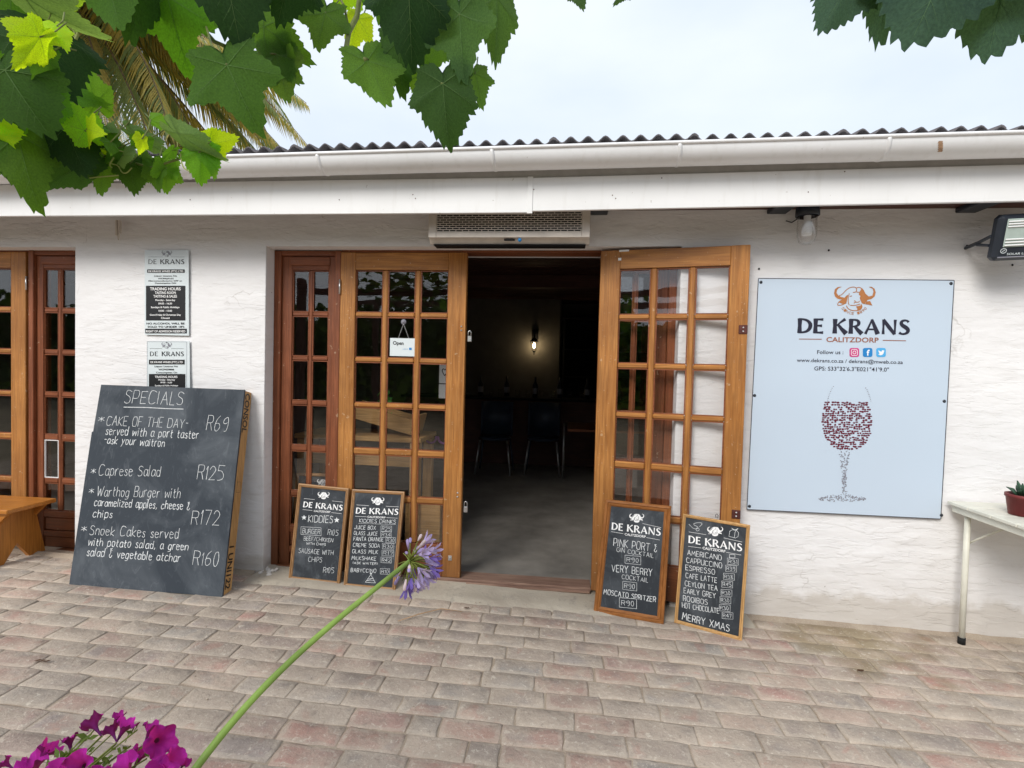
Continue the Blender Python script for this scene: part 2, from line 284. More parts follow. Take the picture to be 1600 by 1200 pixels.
# ------------------------------------------------------------------ mesh helpers
def smooth(me):
    me.polygons.foreach_set('use_smooth',[True]*len(me.polygons))
class MB:
    def __init__(s): s.v=[]; s.f=[]; s.m=[]; s.cur=0
    def add(s,vs,fs):
        o=len(s.v); s.v+= [Vector(q) for q in vs]; s.f+=[[o+i for i in f] for f in fs]; s.m+=[s.cur]*len(fs); return s
    def box(s,x0,x1,y0,y1,z0,z1,ch=0.0,T=None):
        if ch<=0:
            vs=[Vector(p) for p in ((x0,y0,z0),(x1,y0,z0),(x1,y1,z0),(x0,y1,z0),(x0,y0,z1),(x1,y0,z1),(x1,y1,z1),(x0,y1,z1))]
            fs=[(0,3,2,1),(4,5,6,7),(0,1,5,4),(1,2,6,5),(2,3,7,6),(3,0,4,7)]
        else:
            ch=min(ch,(x1-x0)*.45,(y1-y0)*.45,(z1-z0)*.45)
            vs=[];idx={}
            X=(x0,x1);Y=(y0,y1);Z=(z0,z1)
            for i in(0,1):
                for j in(0,1):
                    for k in(0,1):
                        sx,sy,sz=(1-2*i)*ch,(1-2*j)*ch,(1-2*k)*ch
                        for a,(dx,dy,dz) in enumerate(((0,sy,sz),(sx,0,sz),(sx,sy,0))):
                            idx[i,j,k,a]=len(vs); vs.append(Vector((X[i]+dx,Y[j]+dy,Z[k]+dz)))
            fs=[]
            for i in(0,1): fs.append([idx[i,j,k,0] for j,k in((0,0),(1,0),(1,1),(0,1))])
            for j in(0,1): fs.append([idx[i,j,k,1] for i,k in((0,0),(1,0),(1,1),(0,1))])
            for k in(0,1): fs.append([idx[i,j,k,2] for i,j in((0,0),(1,0),(1,1),(0,1))])
            for j in(0,1):
                for k in(0,1): fs.append([idx[0,j,k,1],idx[1,j,k,1],idx[1,j,k,2],idx[0,j,k,2]])
            for i in(0,1):
                for k in(0,1): fs.append([idx[i,0,k,0],idx[i,1,k,0],idx[i,1,k,2],idx[i,0,k,2]])
            for i in(0,1):
                for j in(0,1): fs.append([idx[i,j,0,0],idx[i,j,1,0],idx[i,j,1,1],idx[i,j,0,1]])
            for i in(0,1):
                for j in(0,1):
                    for k in(0,1): fs.append([idx[i,j,k,0],idx[i,j,k,1],idx[i,j,k,2]])
            c=Vector(((x0+x1)/2,(y0+y1)/2,(z0+z1)/2)); out=[]
            for f in fs:
                p=[vs[q] for q in f]; nrm=(p[1]-p[0]).cross(p[2]-p[0]); m=sum(p,Vector())/len(p)
                out.append(f if nrm.dot(m-c)>0 else f[::-1])
            fs=out
        if T is not None: vs=[T@q for q in vs]
        return s.add(vs,fs)
    def tube(s,pts,rad,n=8,cap=True,flat=1.0):
        pts=[Vector(p) for p in pts]; 
        if not isinstance(rad,(list,tuple)): rad=[rad]*len(pts)
        o=len(s.v); up=None
        for i,p in enumerate(pts):
            t=(pts[min(i+1,len(pts)-1)]-pts[max(i-1,0)]).normalized()
            if up is None:
                up=Vector((0,0,1)) if abs(t.z)<.9 else Vector((1,0,0))
            a=t.cross(up).normalized(); b=a.cross(t).normalized(); up=b
            for k in range(n):
                th=2*math.pi*k/n; s.v.append(p+a*math.cos(th)*rad[i]+b*math.sin(th)*rad[i]*flat)
        for i in range(len(pts)-1):
            for k in range(n):
                q=(k+1)%n; s.f.append([o+i*n+k,o+i*n+q,o+(i+1)*n+q,o+(i+1)*n+k]); s.m.append(s.cur)
        if cap:
            s.f.append([o+k for k in range(n)][::-1]); s.m.append(s.cur)
            s.f.append([o+(len(pts)-1)*n+k for k in range(n)]); s.m.append(s.cur)
        return s
    def lathe(s,c,prof,n=20,axis='z'):
        o=len(s.v); c=Vector(c)
        for r,z in prof:
            for k in range(n):
                th=2*math.pi*k/n; a,b=r*math.cos(th),r*math.sin(th)
                s.v.append(c+(Vector((a,b,z)) if axis=='z' else Vector((a,z,b)) if axis=='y' else Vector((z,a,b))))
        for i in range(len(prof)-1):
            for k in range(n):
                q=(k+1)%n; s.f.append([o+i*n+k,o+i*n+q,o+(i+1)*n+q,o+(i+1)*n+k]); s.m.append(s.cur)
        return s
    def build(s,name,mat,parent=None,sm=False,kind=None,loc=None):
        org=Vector(loc) if loc is not None else (Vector((0,0,0)) if parent is None else None)
        me=bpy.data.meshes.new(name)
        if parent is not None and loc is None:
            off=WOFF.get(parent.name,Vector((0,0,0)))
        else: off=org
        me.from_pydata([tuple(v-off) for v in s.v],[],s.f); me.update()
        for mm in (mat if isinstance(mat,(list,tuple)) else [mat]): me.materials.append(mm)
        if len(me.materials)>1: me.polygons.foreach_set('material_index',s.m)
        if sm: smooth(me)
        o=bpy.data.objects.new(name,me); col.objects.link(o)
        if parent is not None:
            o.parent=parent
            if loc is not None: o.location=Vector(loc)-WOFF.get(parent.name,Vector((0,0,0)))
        else: o.location=org
        WOFF[o.name]=WOFF.get(parent.name,Vector((0,0,0))) if (parent is not None and loc is None) else (off if parent is None else Vector(loc))
        if kind: o['kind']=kind
        return o
WOFF={}
def thing(name,label,cat,loc,group=None,rz=0,local=False):
    o=bpy.data.objects.new(name,None); col.objects.link(o); o.location=loc; o.rotation_euler=(0,0,rz); o.empty_display_size=.1
    o['label']=label; o['category']=cat
    if group: o['group']=group
    WOFF[o.name]=Vector((0,0,0)) if local else Vector(loc)
    return o
def tag(o,label,cat,group=None):
    o['label']=label; o['category']=cat
    if group: o['group']=group
    return o
def inst(name,me,parent,loc,rot=None,scale=None,colr=None):
    o=bpy.data.objects.new(name,me); col.objects.link(o); o.parent=parent
    if rot is not None:
        o.matrix_basis=Matrix.Translation(loc)@rot.to_4x4()@Matrix.Diagonal((*(scale or (1,1,1)),1))
    else:
        o.location=loc
        if scale: o.scale=scale
    if colr: o.color=colr
    return o

# ------------------------------------------------------------------ flat panels in space: (a,b) metres on the panel -> world
class Panel:
    def __init__(s,TL,TR,BR,BL,how):
        """corners as seen from the front; how = ('ground', top_y) or ('plane', y)"""
        if how[0]=='ground':
            s.BL=onG(*BL); s.BR=onG(*BR); tl=onY(*TL,how[1])
        else:
            y=how[1]; s.BL=onY(*BL,y); s.BR=onY(*BR,y); tl=onY(*TL,y)
        s.O=s.BL; s.u=(s.BR-s.BL).normalized(); s.n=s.u.cross(tl-s.BL).normalized()   # points to the viewer
        s.v=s.n.cross(s.u).normalized()
        if s.n.y>0: s.n=-s.n
        s.TL=s.hit(*TL); s.TR=s.hit(*TR)
        s.q=[s.ab(p) for p in (s.BL,s.BR,s.TR,s.TL)]
    def hit(s,px,py):
        d=ray(px,py); t=(s.O-CAM).dot(s.n)/d.dot(s.n); return CAM+d*t
    def ab(s,P): w_=P-s.O; return Vector((w_.dot(s.u),w_.dot(s.v)))
    def px(s,x,y): return s.ab(s.hit(x,y))
    def W(s,a,b,d=0): return s.O+s.u*a+s.v*b+s.n*d
def mapper(P,ox,oy,sc): return lambda x,y: P.px(ox+x/sc,oy+y/sc)
HC=[0]
def lift():
    HC[0]=(HC[0]+1)%40; return .0012+HC[0]*.000012
def ribbon(mb,P,pts,w0,base=0,ws=None):
    pts=[Vector(p) for p in pts]; n=len(pts)
    if n<2: return
    for i in range(1,n-1):
        a=pts[i]-pts[i-1]; b=pts[i+1]-pts[i]
        if a.length>1e-6 and b.length>1e-6 and a.normalized().dot(b.normalized())<.55:      # sharp corner: start a new stroke
            e=a.normalized()*((ws[i] if ws else w0)*.35)
            ribbon(mb,P,pts[:i]+[pts[i]+e],w0,base,ws[:i+1] if ws else None)
            ribbon(mb,P,pts[i:],w0,base,ws[i:] if ws else None); return
    h=base+lift(); vs=[]
    for i,p in enumerate(pts):
        t=(pts[min(i+1,n-1)]-pts[max(i-1,0)])
        if t.length<1e-9: t=Vector((1,0))
        t.normalize(); q=Vector((-t.y,t.x)); ww=(ws[i] if ws else w0)/2
        vs+= [P.W(*(p+q*ww),h),P.W(*(p-q*ww),h)]
    mb.add(vs,[(2*i,2*i+1,2*i+3,2*i+2) for i in range(n-1)])
def chaikin(p,k=2):
    for _ in range(k):
        q=[p[0]]
        for a,b in zip(p,p[1:]): q+=[a*.75+b*.25,a*.25+b*.75]
        q.append(p[-1]); p=q
    return p
def poly(mb,P,pts,base=0):
    h=base+lift(); o=[P.W(p[0],p[1],h) for p in pts]
    from mathutils.geometry import tessellate_polygon
    tri=tessellate_polygon([[Vector((p[0],p[1],0)) for p in pts]])
    fs=[]
    for t in tri:
        a,b,c=[Vector(pts[i][:2]) if not isinstance(pts[i],Vector) else pts[i] for i in t]
        fs.append(t)
    mb.add(o,fs)
# single stroke hand lettering; x 0..6, y baseline 2, capital top A(10), x-height 7
G={
'A':'6|02 3A 62;15 55','B':'5|02 0A;~0A 4A 59 57 36 06;~06 46 55 53 42 02','C':'6|~69 4A 1A 07 05 12 42 63','D':'6|02 0A;~0A 3A 69 63 32 02','E':'5|5A 0A 02 52;06 46','F':'5|5A 0A 02;06 46',
'G':'6|~69 4A 1A 07 05 12 42 63;63 66 46','H':'6|02 0A;62 6A;06 66','I':'1|02 0A','J':'5|~5A 53 32 12 04','K':'5|02 0A;5A 06 52','L':'4|0A 02 42','M':'7|02 1A 35 6A 72','N':'6|02 0A 62 6A','O':'6|~3A 1A 07 05 12 32 52 65 67 5A 3A',
'P':'5|02 0A;~0A 4A 59 57 45 05','Q':'6|~3A 1A 07 05 12 32 52 65 67 5A 3A;44 61','R':'5|02 0A;~0A 4A 59 57 46 06;36 52','S':'5|~59 3A 1A 08 17 46 54 42 12 03','T':'6|0A 6A;3A 32','U':'6|~0A 05 12 32 52 65 6A;6A 62','V':'6|0A 32 6A','W':'8|0A 22 48 62 8A','X':'6|02 6A;0A 62','Y':'6|0A 36 6A;36 32','Z':'5|0A 5A 02 52',
'a':'4|~46 37 17 05 03 12 32 44;47 43 52','b':'4|0A 02;~05 17 37 45 43 32 12 03','c':'4|~46 37 17 05 03 12 32 43','d':'4|4A 42;~46 27 07 04 12 32 44','e':'4|~05 45 46 27 07 04 12 32 43','f':'3|~3A 2A 17 12;06 36','g':'4|~46 37 17 05 03 12 32 44;~47 41 20 00','h':'4|0A 02;~05 17 37 46 42','i':'1|07 02;08 09','j':'2|~17 11 00;19 1A','k':'4|0A 02;47 04 42','l':'1|0A 02','m':'6|07 02;~05 17 27 36 32;~35 47 57 66 62','n':'4|07 02;~05 17 37 46 42','o':'4|~27 07 04 12 32 44 46 37 27','p':'4|07 00;~06 17 37 45 43 32 12 03','q':'4|~46 37 17 05 03 12 32 44;47 40','r':'3|07 02;~05 17 37','s':'3|~36 27 06 15 34 32 12 03','t':'3|19 13 22 32;06 37','u':'4|~07 03 12 32 44;47 42','v':'4|07 22 47','w':'6|07 12 36 52 67','x':'4|07 42;47 02','y':'4|07 23;47 00','z':'4|07 47 02 42',
'0':'5|~2A 1A 07 05 12 32 45 47 3A 2A','1':'1|08 1A 12','2':'5|~08 1A 3A 58 46 02;02 52','3':'5|~09 1A 3A 48 36 26;~26 46 54 42 12 03','4':'5|42 4A 05 55','5':'5|5A 0A 07;~07 37 55 53 32 02','6':'5|~4A 18 04 12 32 54 46 16 05','7':'5|0A 5A 22','8':'5|~2A 09 17 35 53 42 12 03 15 37 49 2A','9':'5|~47 26 07 19 3A 4A 57 42 22','-':'3|06 36','*':'4|09 45;49 05;2A 24','&':'4|~3A 1A 18 26 04 12 32 44;38 0A','/':'4|02 4A','.':'1|02 03',',':'1|13 01','(':'2|~2A 07 05 22',')':'2|~0A 27 25 02',"'":'1|0A 08',' ':'3|'}
def hx(c): return 10 if c=='A' else int(c)
def chalk(mb,P,mp,text,x0,y0,x1,y1,cap,w=.0019,jit=.25,base=0,slant=0,seed=None):
    rr=random.Random(seed if seed is not None else text)
    a=mp(x0,y0); b=mp(x1,y1); up=(mp(x0,y0-cap)-a).length/8.0
    d=(b-a); L=d.length; d.normalize(); q=Vector((-d.y,d.x)); 
    adv=sum(int(G[c].split('|')[0])+2 for c in text)-2; sx=L/adv; cx=0
    for c in text:
        wdt,body=G[c].split('|')
        oy=rr.uniform(-jit,jit)*.6; ss=1+rr.uniform(-.08,.08)
        for st in body.split(';'):
            if not st: continue
            cur=st[0]=='~'; st=st.lstrip('~')
            pts=[Vector((hx(k[0])+rr.uniform(-jit,jit)*.5,(hx(k[1])-2)*ss+oy+rr.uniform(-jit,jit)*.5)) for k in st.split()]
            if cur: pts=chaikin(pts,2)
            pp=[a+d*((cx+k.x+slant*k.y*.1)*sx)+q*(k.y*up) for k in pts]
            n=len(pp); ribbon(mb,P,pp,w,base,[w*rr.uniform(.75,1.2) for _ in pp])
        cx+=int(wdt)+2
def boxline(mb,P,mp,x0,y0,x1,y1,x2,y2,x3,y3,w=.002):
    c=[mp(x0,y0),mp(x1,y1),mp(x2,y2),mp(x3,y3)]
    for i in range(4): ribbon(mb,P,[c[i],c[(i+1)%4]],w)
FC={}
def fontmesh(txt,bold):
    k=(txt,bold)
    if k in FC: return FC[k]
    cu=bpy.data.curves.new('t','FONT'); cu.body=txt; cu.size=1; cu.offset=bold; cu.resolution_u=3
    o=bpy.data.objects.new('t',cu); col.objects.link(o); dg=bpy.context.evaluated_depsgraph_get(); me=bpy.data.meshes.new_from_object(o.evaluated_get(dg))
    vs=[(v.co.x,v.co.y) for v in me.vertices]; fs=[tuple(p.vertices) for p in me.polygons]
    bpy.data.objects.remove(o); bpy.data.curves.remove(cu); bpy.data.meshes.remove(me)
    FC[k]=(vs,fs); return FC[k]
def printed(mb,P,mp,txt,x0,y0,x1,y1,cap,bold=0.01,base=0):
    """printed sans lettering fitted between two baseline points"""
    vs,fs=fontmesh(txt,bold); 
    if not vs: return
    xa=min(v[0] for v in vs); xb=max(v[0] for v in vs); 
    a=mp(x0,y0); b=mp(x1,y1); up=(mp(x0,y0-cap)-a).length/.70; d=b-a; L=d.length; d.normalize(); q=Vector((-d.y,d.x)); h=base+lift()
    mb.add([P.W(*(a+d*((v[0]-xa)/(xb-xa)*L)+q*(v[1]*up)),h) for v in vs],fs)
# flared capitals: strokes with changing width (x,y,width), unit = cap height
FL={
'D':(.80,[[(.13,0,.22),(.13,.5,.17),(.13,1,.22)],[(.05,.96,.09),(.30,.96,.09),(.55,.88,.12),(.72,.68,.17),(.74,.5,.19),(.70,.3,.17),(.54,.11,.12),(.30,.04,.09),(.05,.04,.09)]]),
'E':(.62,[[(.13,0,.22),(.13,.5,.17),(.13,1,.22)],[(.05,.955,.09),(.35,.955,.09),(.56,.95,.13)],[(.1,.52,.09),(.35,.52,.09),(.5,.52,.14)],[(.05,.045,.09),(.35,.045,.09),(.58,.05,.14)]]),
'K':(.80,[[(.13,0,.22),(.13,.5,.17),(.13,1,.22)],[(.18,.5,.06),(.45,.78,.09),(.70,1,.15)],[(.30,.62,.12),(.52,.3,.17),(.78,0,.24)]]),
'R':(.78,[[(.13,0,.22),(.13,.5,.17),(.13,1,.22)],[(.05,.96,.09),(.32,.96,.09),(.50,.92,.12),(.58,.75,.17),(.52,.57,.12),(.32,.50,.08),(.12,.49,.07)],[(.34,.52,.12),(.52,.26,.17),(.76,0,.22)]]),
'A':(.84,[[(.07,0,.13),(.25,.5,.09),(.42,1,.08)],[(.40,1,.12),(.58,.5,.17),(.76,0,.22)],[(.18,.32,.08),(.62,.32,.08)]]),
'N':(.86,[[(.12,0,.13),(.12,.5,.09),(.12,1,.14)],[(.10,1,.14),(.42,.5,.18),(.76,0,.14)],[(.76,0,.09),(.76,.5,.09),(.76,1,.14)]]),
'S':(.60,[[(.54,.84,.12),(.46,.94,.09),(.32,.97,.09),(.16,.90,.13),(.12,.74,.16),(.22,.60,.18),(.40,.48,.19),(.53,.34,.18),(.52,.16,.15),(.36,.04,.10),(.18,.03,.09),(.04,.12,.13)]]),
' ':(.28,[])}
def flared(mb,P,mp,txt,x0,y0,x1,y1,cap,bold=1.0,base=0,sp=.10):
    a=mp(x0,y0); b=mp(x1,y1); H=(mp(x0,y0-cap)-a).length; d=b-a; L=d.length; d.normalize(); q=Vector((-d.y,d.x))
    adv=sum(FL[c][0]+sp for c in txt)-sp; sx=L/adv; cx=0
    for c in txt:
        for st in FL[c][1]:
            n=len(st); pts=[];ws=[]
            sm=[Vector((p[0],p[1],p[2])) for p in st]
            if n>3: sm=chaikin(sm,2)
            pts=[a+d*((cx+p.x)*sx)+q*(p.y*H) for p in sm]; ws=[p.z*H*bold*(sx/H*.5+.5) for p in sm]
            ribbon(mb,P,pts,0,base,ws)
        cx+=FL[c][0]+sp
def emblem(mb,P,mp,ex,ey,ew,filled=False,mb2=None):
    """horned buffalo head; ex,ey centre and ew width in crop pixels"""
    k=ew/457.
    def c(p): return mp(ex+(p[0]-392)*k,ey+(p[1]-260)*k)
    uw=(mp(ex+ew,ey)-mp(ex,ey)).length/457
    def pg(l,m=None): poly(m or mb,P,[c(p) for p in l])
    def rb(l,w): ribbon(mb,P,chaikin([c(p) for p in l],2),w*uw)
    if filled: pg([(320,150),(380,128),(440,132),(470,150),(475,300),(476,350),(450,385),(390,395),(320,370),(300,335),(315,300)])
    horn=[(250,122),(205,126),(170,152),(158,200),(172,240),(205,266),(250,272),(295,262),(318,225),(350,190),(360,150),(320,160),(285,205),(250,236),(215,232),(194,200),(194,165),(215,142)]
    pg(horn if filled else [(250,127),(205,130),(172,155),(162,200),(175,238),(205,262),(250,268),(290,262),(285,250),(240,240),(210,225),(190,195),(195,165),(215,142)])
    rb([(215,228),(250,215),(290,170),(330,138),(380,128),(410,140),(412,170),(400,188),(370,190)],9)
    pg([(440,190),(470,140),(490,165),(510,205),(545,235),(585,225),(597,180),(588,150),(545,130),(575,127),(610,150),(622,190),(610,235),(575,262),(535,272),(520,290),(500,320),(470,310),(455,280),(445,250),(455,230),(435,215)])
    rb([(412,140),(440,132),(465,145),(468,180),(440,190),(410,185)],9)
    pg([(320,215),(300,225),(270,255),(230,280),(215,300),(260,318),(300,300),(310,260)])
    rb([(235,280),(210,300),(197,333),(240,332),(300,305)],9); pg([(520,290),(560,285),(585,335),(540,325),(505,320)])
    rb([(330,200),(320,250),(318,300),(330,330)],8)
    rb([(300,335),(310,365),(350,388),(400,392),(450,385),(475,350),(460,320)],10)
    pg([(405,345),(450,335),(470,325),(475,350),(450,385),(415,390),(420,370)])
    m2=mb2 or mb
    for l in ([(380,310),(400,295),(430,300),(445,285)],[(385,280),(400,290)],[(340,332),(390,335),(450,318)],[(335,235),(360,228)]):
        ribbon(m2,P,chaikin([c(p) for p in l],2),9*uw,.0005 if mb2 else 0)
    if mb2:
        for l in ([(412,150),(412,190),(370,200)],[(330,230),(325,290),(340,325)],[(450,200),(440,260),(455,300)]): ribbon(mb2,P,chaikin([c(p) for p in l],2),9*uw,.0005)

# ================================================================== GROUND
gm=MB(); gm.add([(-150,-150,-.2),(150,-150,-.2),(150,150,-.2),(-150,150,-.2)],[(0,1,2,3)])
gm.build('ground',M['ground'],kind='structure')
# paving: sand bed with loose-laid clay pavers
def bedz(x): return g(x)
pb=MB(); nx,ny=60,24; X0,X1,Y0,Y1=-6.5,5,-5.2,.12; nx,ny=190,90
for j in range(ny+1):
    for i in range(nx+1):
        x=X0+(X1-X0)*i/nx; y=Y0+(Y1-Y0)*j/ny; pb.v.append(Vector((x,y,bedz(x)-.0042+.0022*noise.noise(Vector((x*4,y*4,0)))+.0016*noise.noise(Vector((x*19,y*19,2))))))
for j in range(ny):
    for i in range(nx): a=j*(nx+1)+i; pb.f.append([a,a+1,a+nx+2,a+nx+1]); pb.m.append(0)
pave=pb.build('pavement',M['sand'],kind='structure',sm=True)
def brick_mesh(seed,Lx=.2225,Ly=.1012):
    r=random.Random(seed); m=MB(); nx,ny=6,4; vs=[]; US=[-1,-.955,-.5,0,.5,.955,1]; VS=[-1,-.91,0,.91,1]
    def edge(t,s): return .0020*math.sin(t*5+s)+.0034*r.uniform(-1,1)
    tilt=(r.uniform(-.0011,.0011),r.uniform(-.0011,.0011))
    for j in range(ny+1):
        for i in range(nx+1):
            u,v=US[i],VS[j]; x=u*Lx/2; y=v*Ly/2
            if i in(0,nx): x+=edge(v*2,seed)*(1 if i else -1)
            if j in(0,ny): y+=edge(u*3,seed+2)*(1 if j else -1)
            e=(i in(0,nx))+(j in(0,ny)); z=.0012*noise.noise(Vector((x*20,y*20,seed)))+tilt[0]*u+tilt[1]*v-(.0022 if e==1 else .0055 if e==2 else 0)
            if e==2: x*=.985; y*=.97
            vs.append((x,y,z))
    fs=[(j*(nx+1)+i,j*(nx+1)+i+1,(j+1)*(nx+1)+i+1,(j+1)*(nx+1)+i) for j in range(ny) for i in range(nx)]
    m.add(vs,fs)
    rim=[i for i in range(nx+1)]+[j*(nx+1)+nx for j in range(1,ny+1)]+[ny*(nx+1)+i for i in range(nx-1,-1,-1)]+[j*(nx+1) for j in range(ny-1,0,-1)]
    o=len(m.v); 
    for i in rim: p=Vector(vs[i]); m.v.append(Vector((p.x*1.01,p.y*1.02,-.03)))
    for k in range(len(rim)):
        q=(k+1)%len(rim); m.f.append([rim[q],rim[k],o+k,o+q]); m.m.append(0)
    me=bpy.data.meshes.new('brick'); me.from_pydata([tuple(v) for v in m.v],[],m.f); me.materials.append(M['brick']); smooth(me); return me
BR=[brick_mesh(i) for i in range(12)]; BH=[brick_mesh(40+i,.107) for i in range(3)]
cand=[]; ROWP,BP=.1050,.2275
row=0; y=-.085
def inframe(p):
    d=p-CAM; z=d.dot(fw)
    if z<=.1: return -1
    X=800+F_PX*d.dot(rt)/z; Yp=600+F_PX*d.dot(dn)/z
    return z if -60<X<1660 and Yp<1240 else -1
while y>-4.9:
    off=(row%2)*BP/2+.035*math.sin(row*1.7)+rnd.uniform(-.02,.02); x=-4.6+off; k=0
    while x<3.6:
        half=rnd.random()<.03; wd=BP*.5 if half else BP
        xc=x+wd/2+rnd.uniform(-.002,.002)
        if not(-1.86<xc<1.04 and y>-.17):
            cand.append((xc,y+rnd.uniform(-.0035,.0035)+.014*noise.noise(Vector((xc*.9,row*.12,3))),half))
        x+=wd
    y-=ROWP; row+=1
vis=[];rest=[]
for c in cand:
    z=inframe(Vector((c[0],c[1],g(c[0])))); (vis if z>0 else rest).append((z,c))
vis.sort(key=lambda q:q[0]); print('bricks in view',len(vis)); rest+=vis[298:]; vis=vis[:298]
slope=Matrix.Rotation(math.atan(.018),3,'Y')
def brick_rot(): return slope@Matrix.Rotation(rnd.gauss(0,.013),3,'Z')@Matrix.Rotation(rnd.gauss(0,.009),3,'X')@Matrix.Rotation(rnd.gauss(0,.006),3,'Y')
for z,(xc,yc,half) in vis:
    me=rnd.choice(BH if half else BR); b=inst('brick',me,pave,Vector((xc,yc,g(xc)+rnd.uniform(-.0022,.0022))),brick_rot())
sm_=MB()
for z,(xc,yc,half) in rest:
    me=rnd.choice(BH if half else BR); rot=brick_rot(); T=Vector((xc,yc,g(xc)+rnd.uniform(-.0022,.0022)))
    sm_.add([rot@v.co+T for v in me.vertices],[tuple(p.vertices) for p in me.polygons])
sm_.build('brick_field',M['brick'],pave,kind='stuff',sm=True)
# concrete apron along the doors
ap=MB(); nx,ny=70,8
for j in range(ny+1):
    for i in range(nx+1):
        x=-1.86+2.92*i/nx; fy=-.165+.018*noise.noise(Vector((x*3,0,9)))+.008*noise.noise(Vector((x*14,2,9))); yy=fy+(.13-fy)*j/ny
        ap.v.append(Vector((x,yy,g(x)-(.006 if j==0 else -.009)+.004*noise.noise(Vector((x*6,yy*9,1)))+.010*j/ny)))
for j in range(ny):
    for i in range(nx): a=j*(nx+1)+i; ap.f.append([a,a+1,a+nx+2,a+nx+1]); ap.m.append(0)
ap.build('concrete_apron',M['concrete'],kind='structure',sm=True)
# sand swept up along the foot of the wall
fm=MB(); nx=150
for i in range(nx+1):
    x=-6.4+11.3*i/nx; dpt=.05+.035*noise.noise(Vector((x*2.2,4,0)))+.015*noise.noise(Vector((x*11,4,0)))
    for yy,zz in((-dpt,-.004),(-dpt*.5,.004+.003*noise.noise(Vector((x*9,1,1)))),(.002,.012+.008*noise.noise(Vector((x*7,5,1))))): fm.v.append(Vector((x,yy,g(x)+zz)))
for i in range(nx):
    xm=-6.4+11.3*(i+.5)/nx
    if -1.9<xm<.98: continue
    for k in(0,1): a=i*3+k; fm.f.append([a,a+3,a+4,a+1]); fm.m.append(0)
fm.build('swept_sand',M['sand'],kind='structure',sm=True)

# ================================================================== BUILDING
ZT=2.43
OP=[(-5.61,-3.13,.055,2.055),(-1.84,.64,.0,2.06)]       # openings x0,x1,z0,z1
bld=thing('tasting_room_building','long whitewashed winery building with brown glazed doors under a grey corrugated roof','building',(0,0,0))
def lines(a,b,step,extra):
    n=max(1,round((b-a)/step)); L_=[a+(b-a)*i/n for i in range(n+1)]; L_=[q for q in L_ if all(abs(q-e)>step*.4 for e in extra)]+[e for e in extra if a<=e<=b]; return sorted(L_)
ex=[o[0] for o in OP]+[o[1] for o in OP]; ez=sorted({o[3] for o in OP})
xs=lines(-6.2,-4.2,.1,ex)[:-1]+lines(-4.2,2.75,.018,ex)+lines(2.75,4.8,.1,[])[1:]; zs=lines(-.06,ZT,.018,ez)
wb=MB()
def edge_d(x,z):
    d=1.
    for a,b,c_,e in OP:
        dx=max(a-x,x-b,0); dz=max(z-e,0); d=min(d,math.hypot(dx,dz))
    return d
for z in zs:
    for x in xs:
        fl=min(1,edge_d(x,z)/.05)
        rough=.28+.75*max(0,min(1,(x-.7)*1.2))*max(0,min(1,(1.15-z)*1.4))
        c=.085; kk=z/c; cr_=abs(kk-round(kk)); joint=math.exp(-(cr_*7)**2)*(.4+.6*noise.noise(Vector((x*2,round(kk)*3,5))))
        d=-.0035*noise.noise(Vector((x*1.6,z*2.2,1)))-.0028*noise.noise(Vector((x*5,z*13,2)))*rough-.0016*noise.noise(Vector((x*17,z*34,2)))*rough+.0016*joint*rough
        wb.v.append(Vector((x,max(-.009,min(.003,d*1.3))*fl,z)))
NX=len(xs)
for j in range(len(zs)-1):
    zm=(zs[j]+zs[j+1])/2
    for i in range(NX-1):
        xm=(xs[i]+xs[i+1])/2
        if any(a<xm<b and zm<e for a,b,c_,e in OP): continue
        a=j*NX+i; wb.f.append([a,a+1,a+NX+1,a+NX]); wb.m.append(0)
wb.build('wall_face',M['plaster'],bld,sm=True)
wc=MB()
for a,b,c,d in((-6.2,-5.61,-.1,ZT),(-3.13,-1.84,-.1,ZT),(.64,4.8,-.1,ZT)): wc.box(a,b,.0045,.30,c,d,.004)
wc.box(-5.61,-3.13,.0045,.30,2.055,ZT); wc.box(-1.84,.64,.0045,.30,2.06,ZT)
wc.build('wall',M['plaster'],bld)
# roof sheets
PER=.086; SW=.688
def roofpart(x0,i):
    m=MB(); n=int(SW/PER)*8+4; st=PER/8; lift_=.006*(i%2)
    ys=[-.365,1.0,3.2]
    for k,yv in enumerate(ys):
        for t in(0,1):
            for q in range(n+1):
                x=x0+q*st; zc=2.500+.006*x+.0145*math.cos(2*math.pi*x/PER)+.17*(yv+.36)+lift_
                m.v.append(Vector((x,yv,zc-t*.006)))
    def id_(k,t,q): return (k*2+t)*(n+1)+q
    for q in range(n):
        for k in(0,1):
            m.f.append([id_(k,0,q),id_(k,0,q+1),id_(k+1,0,q+1),id_(k+1,0,q)]); m.m.append(0)
            m.f.append([id_(k,1,q),id_(k+1,1,q),id_(k+1,1,q+1),id_(k,1,q+1)]); m.m.append(0)
        m.f.append([id_(0,1,q),id_(0,1,q+1),id_(0,0,q+1),id_(0,0,q)]); m.m.append(0)
    m.build('roof_sheet',M['rooftile'],bld,sm=False)
for i in range(16): roofpart(-6.3+i*SW,i)
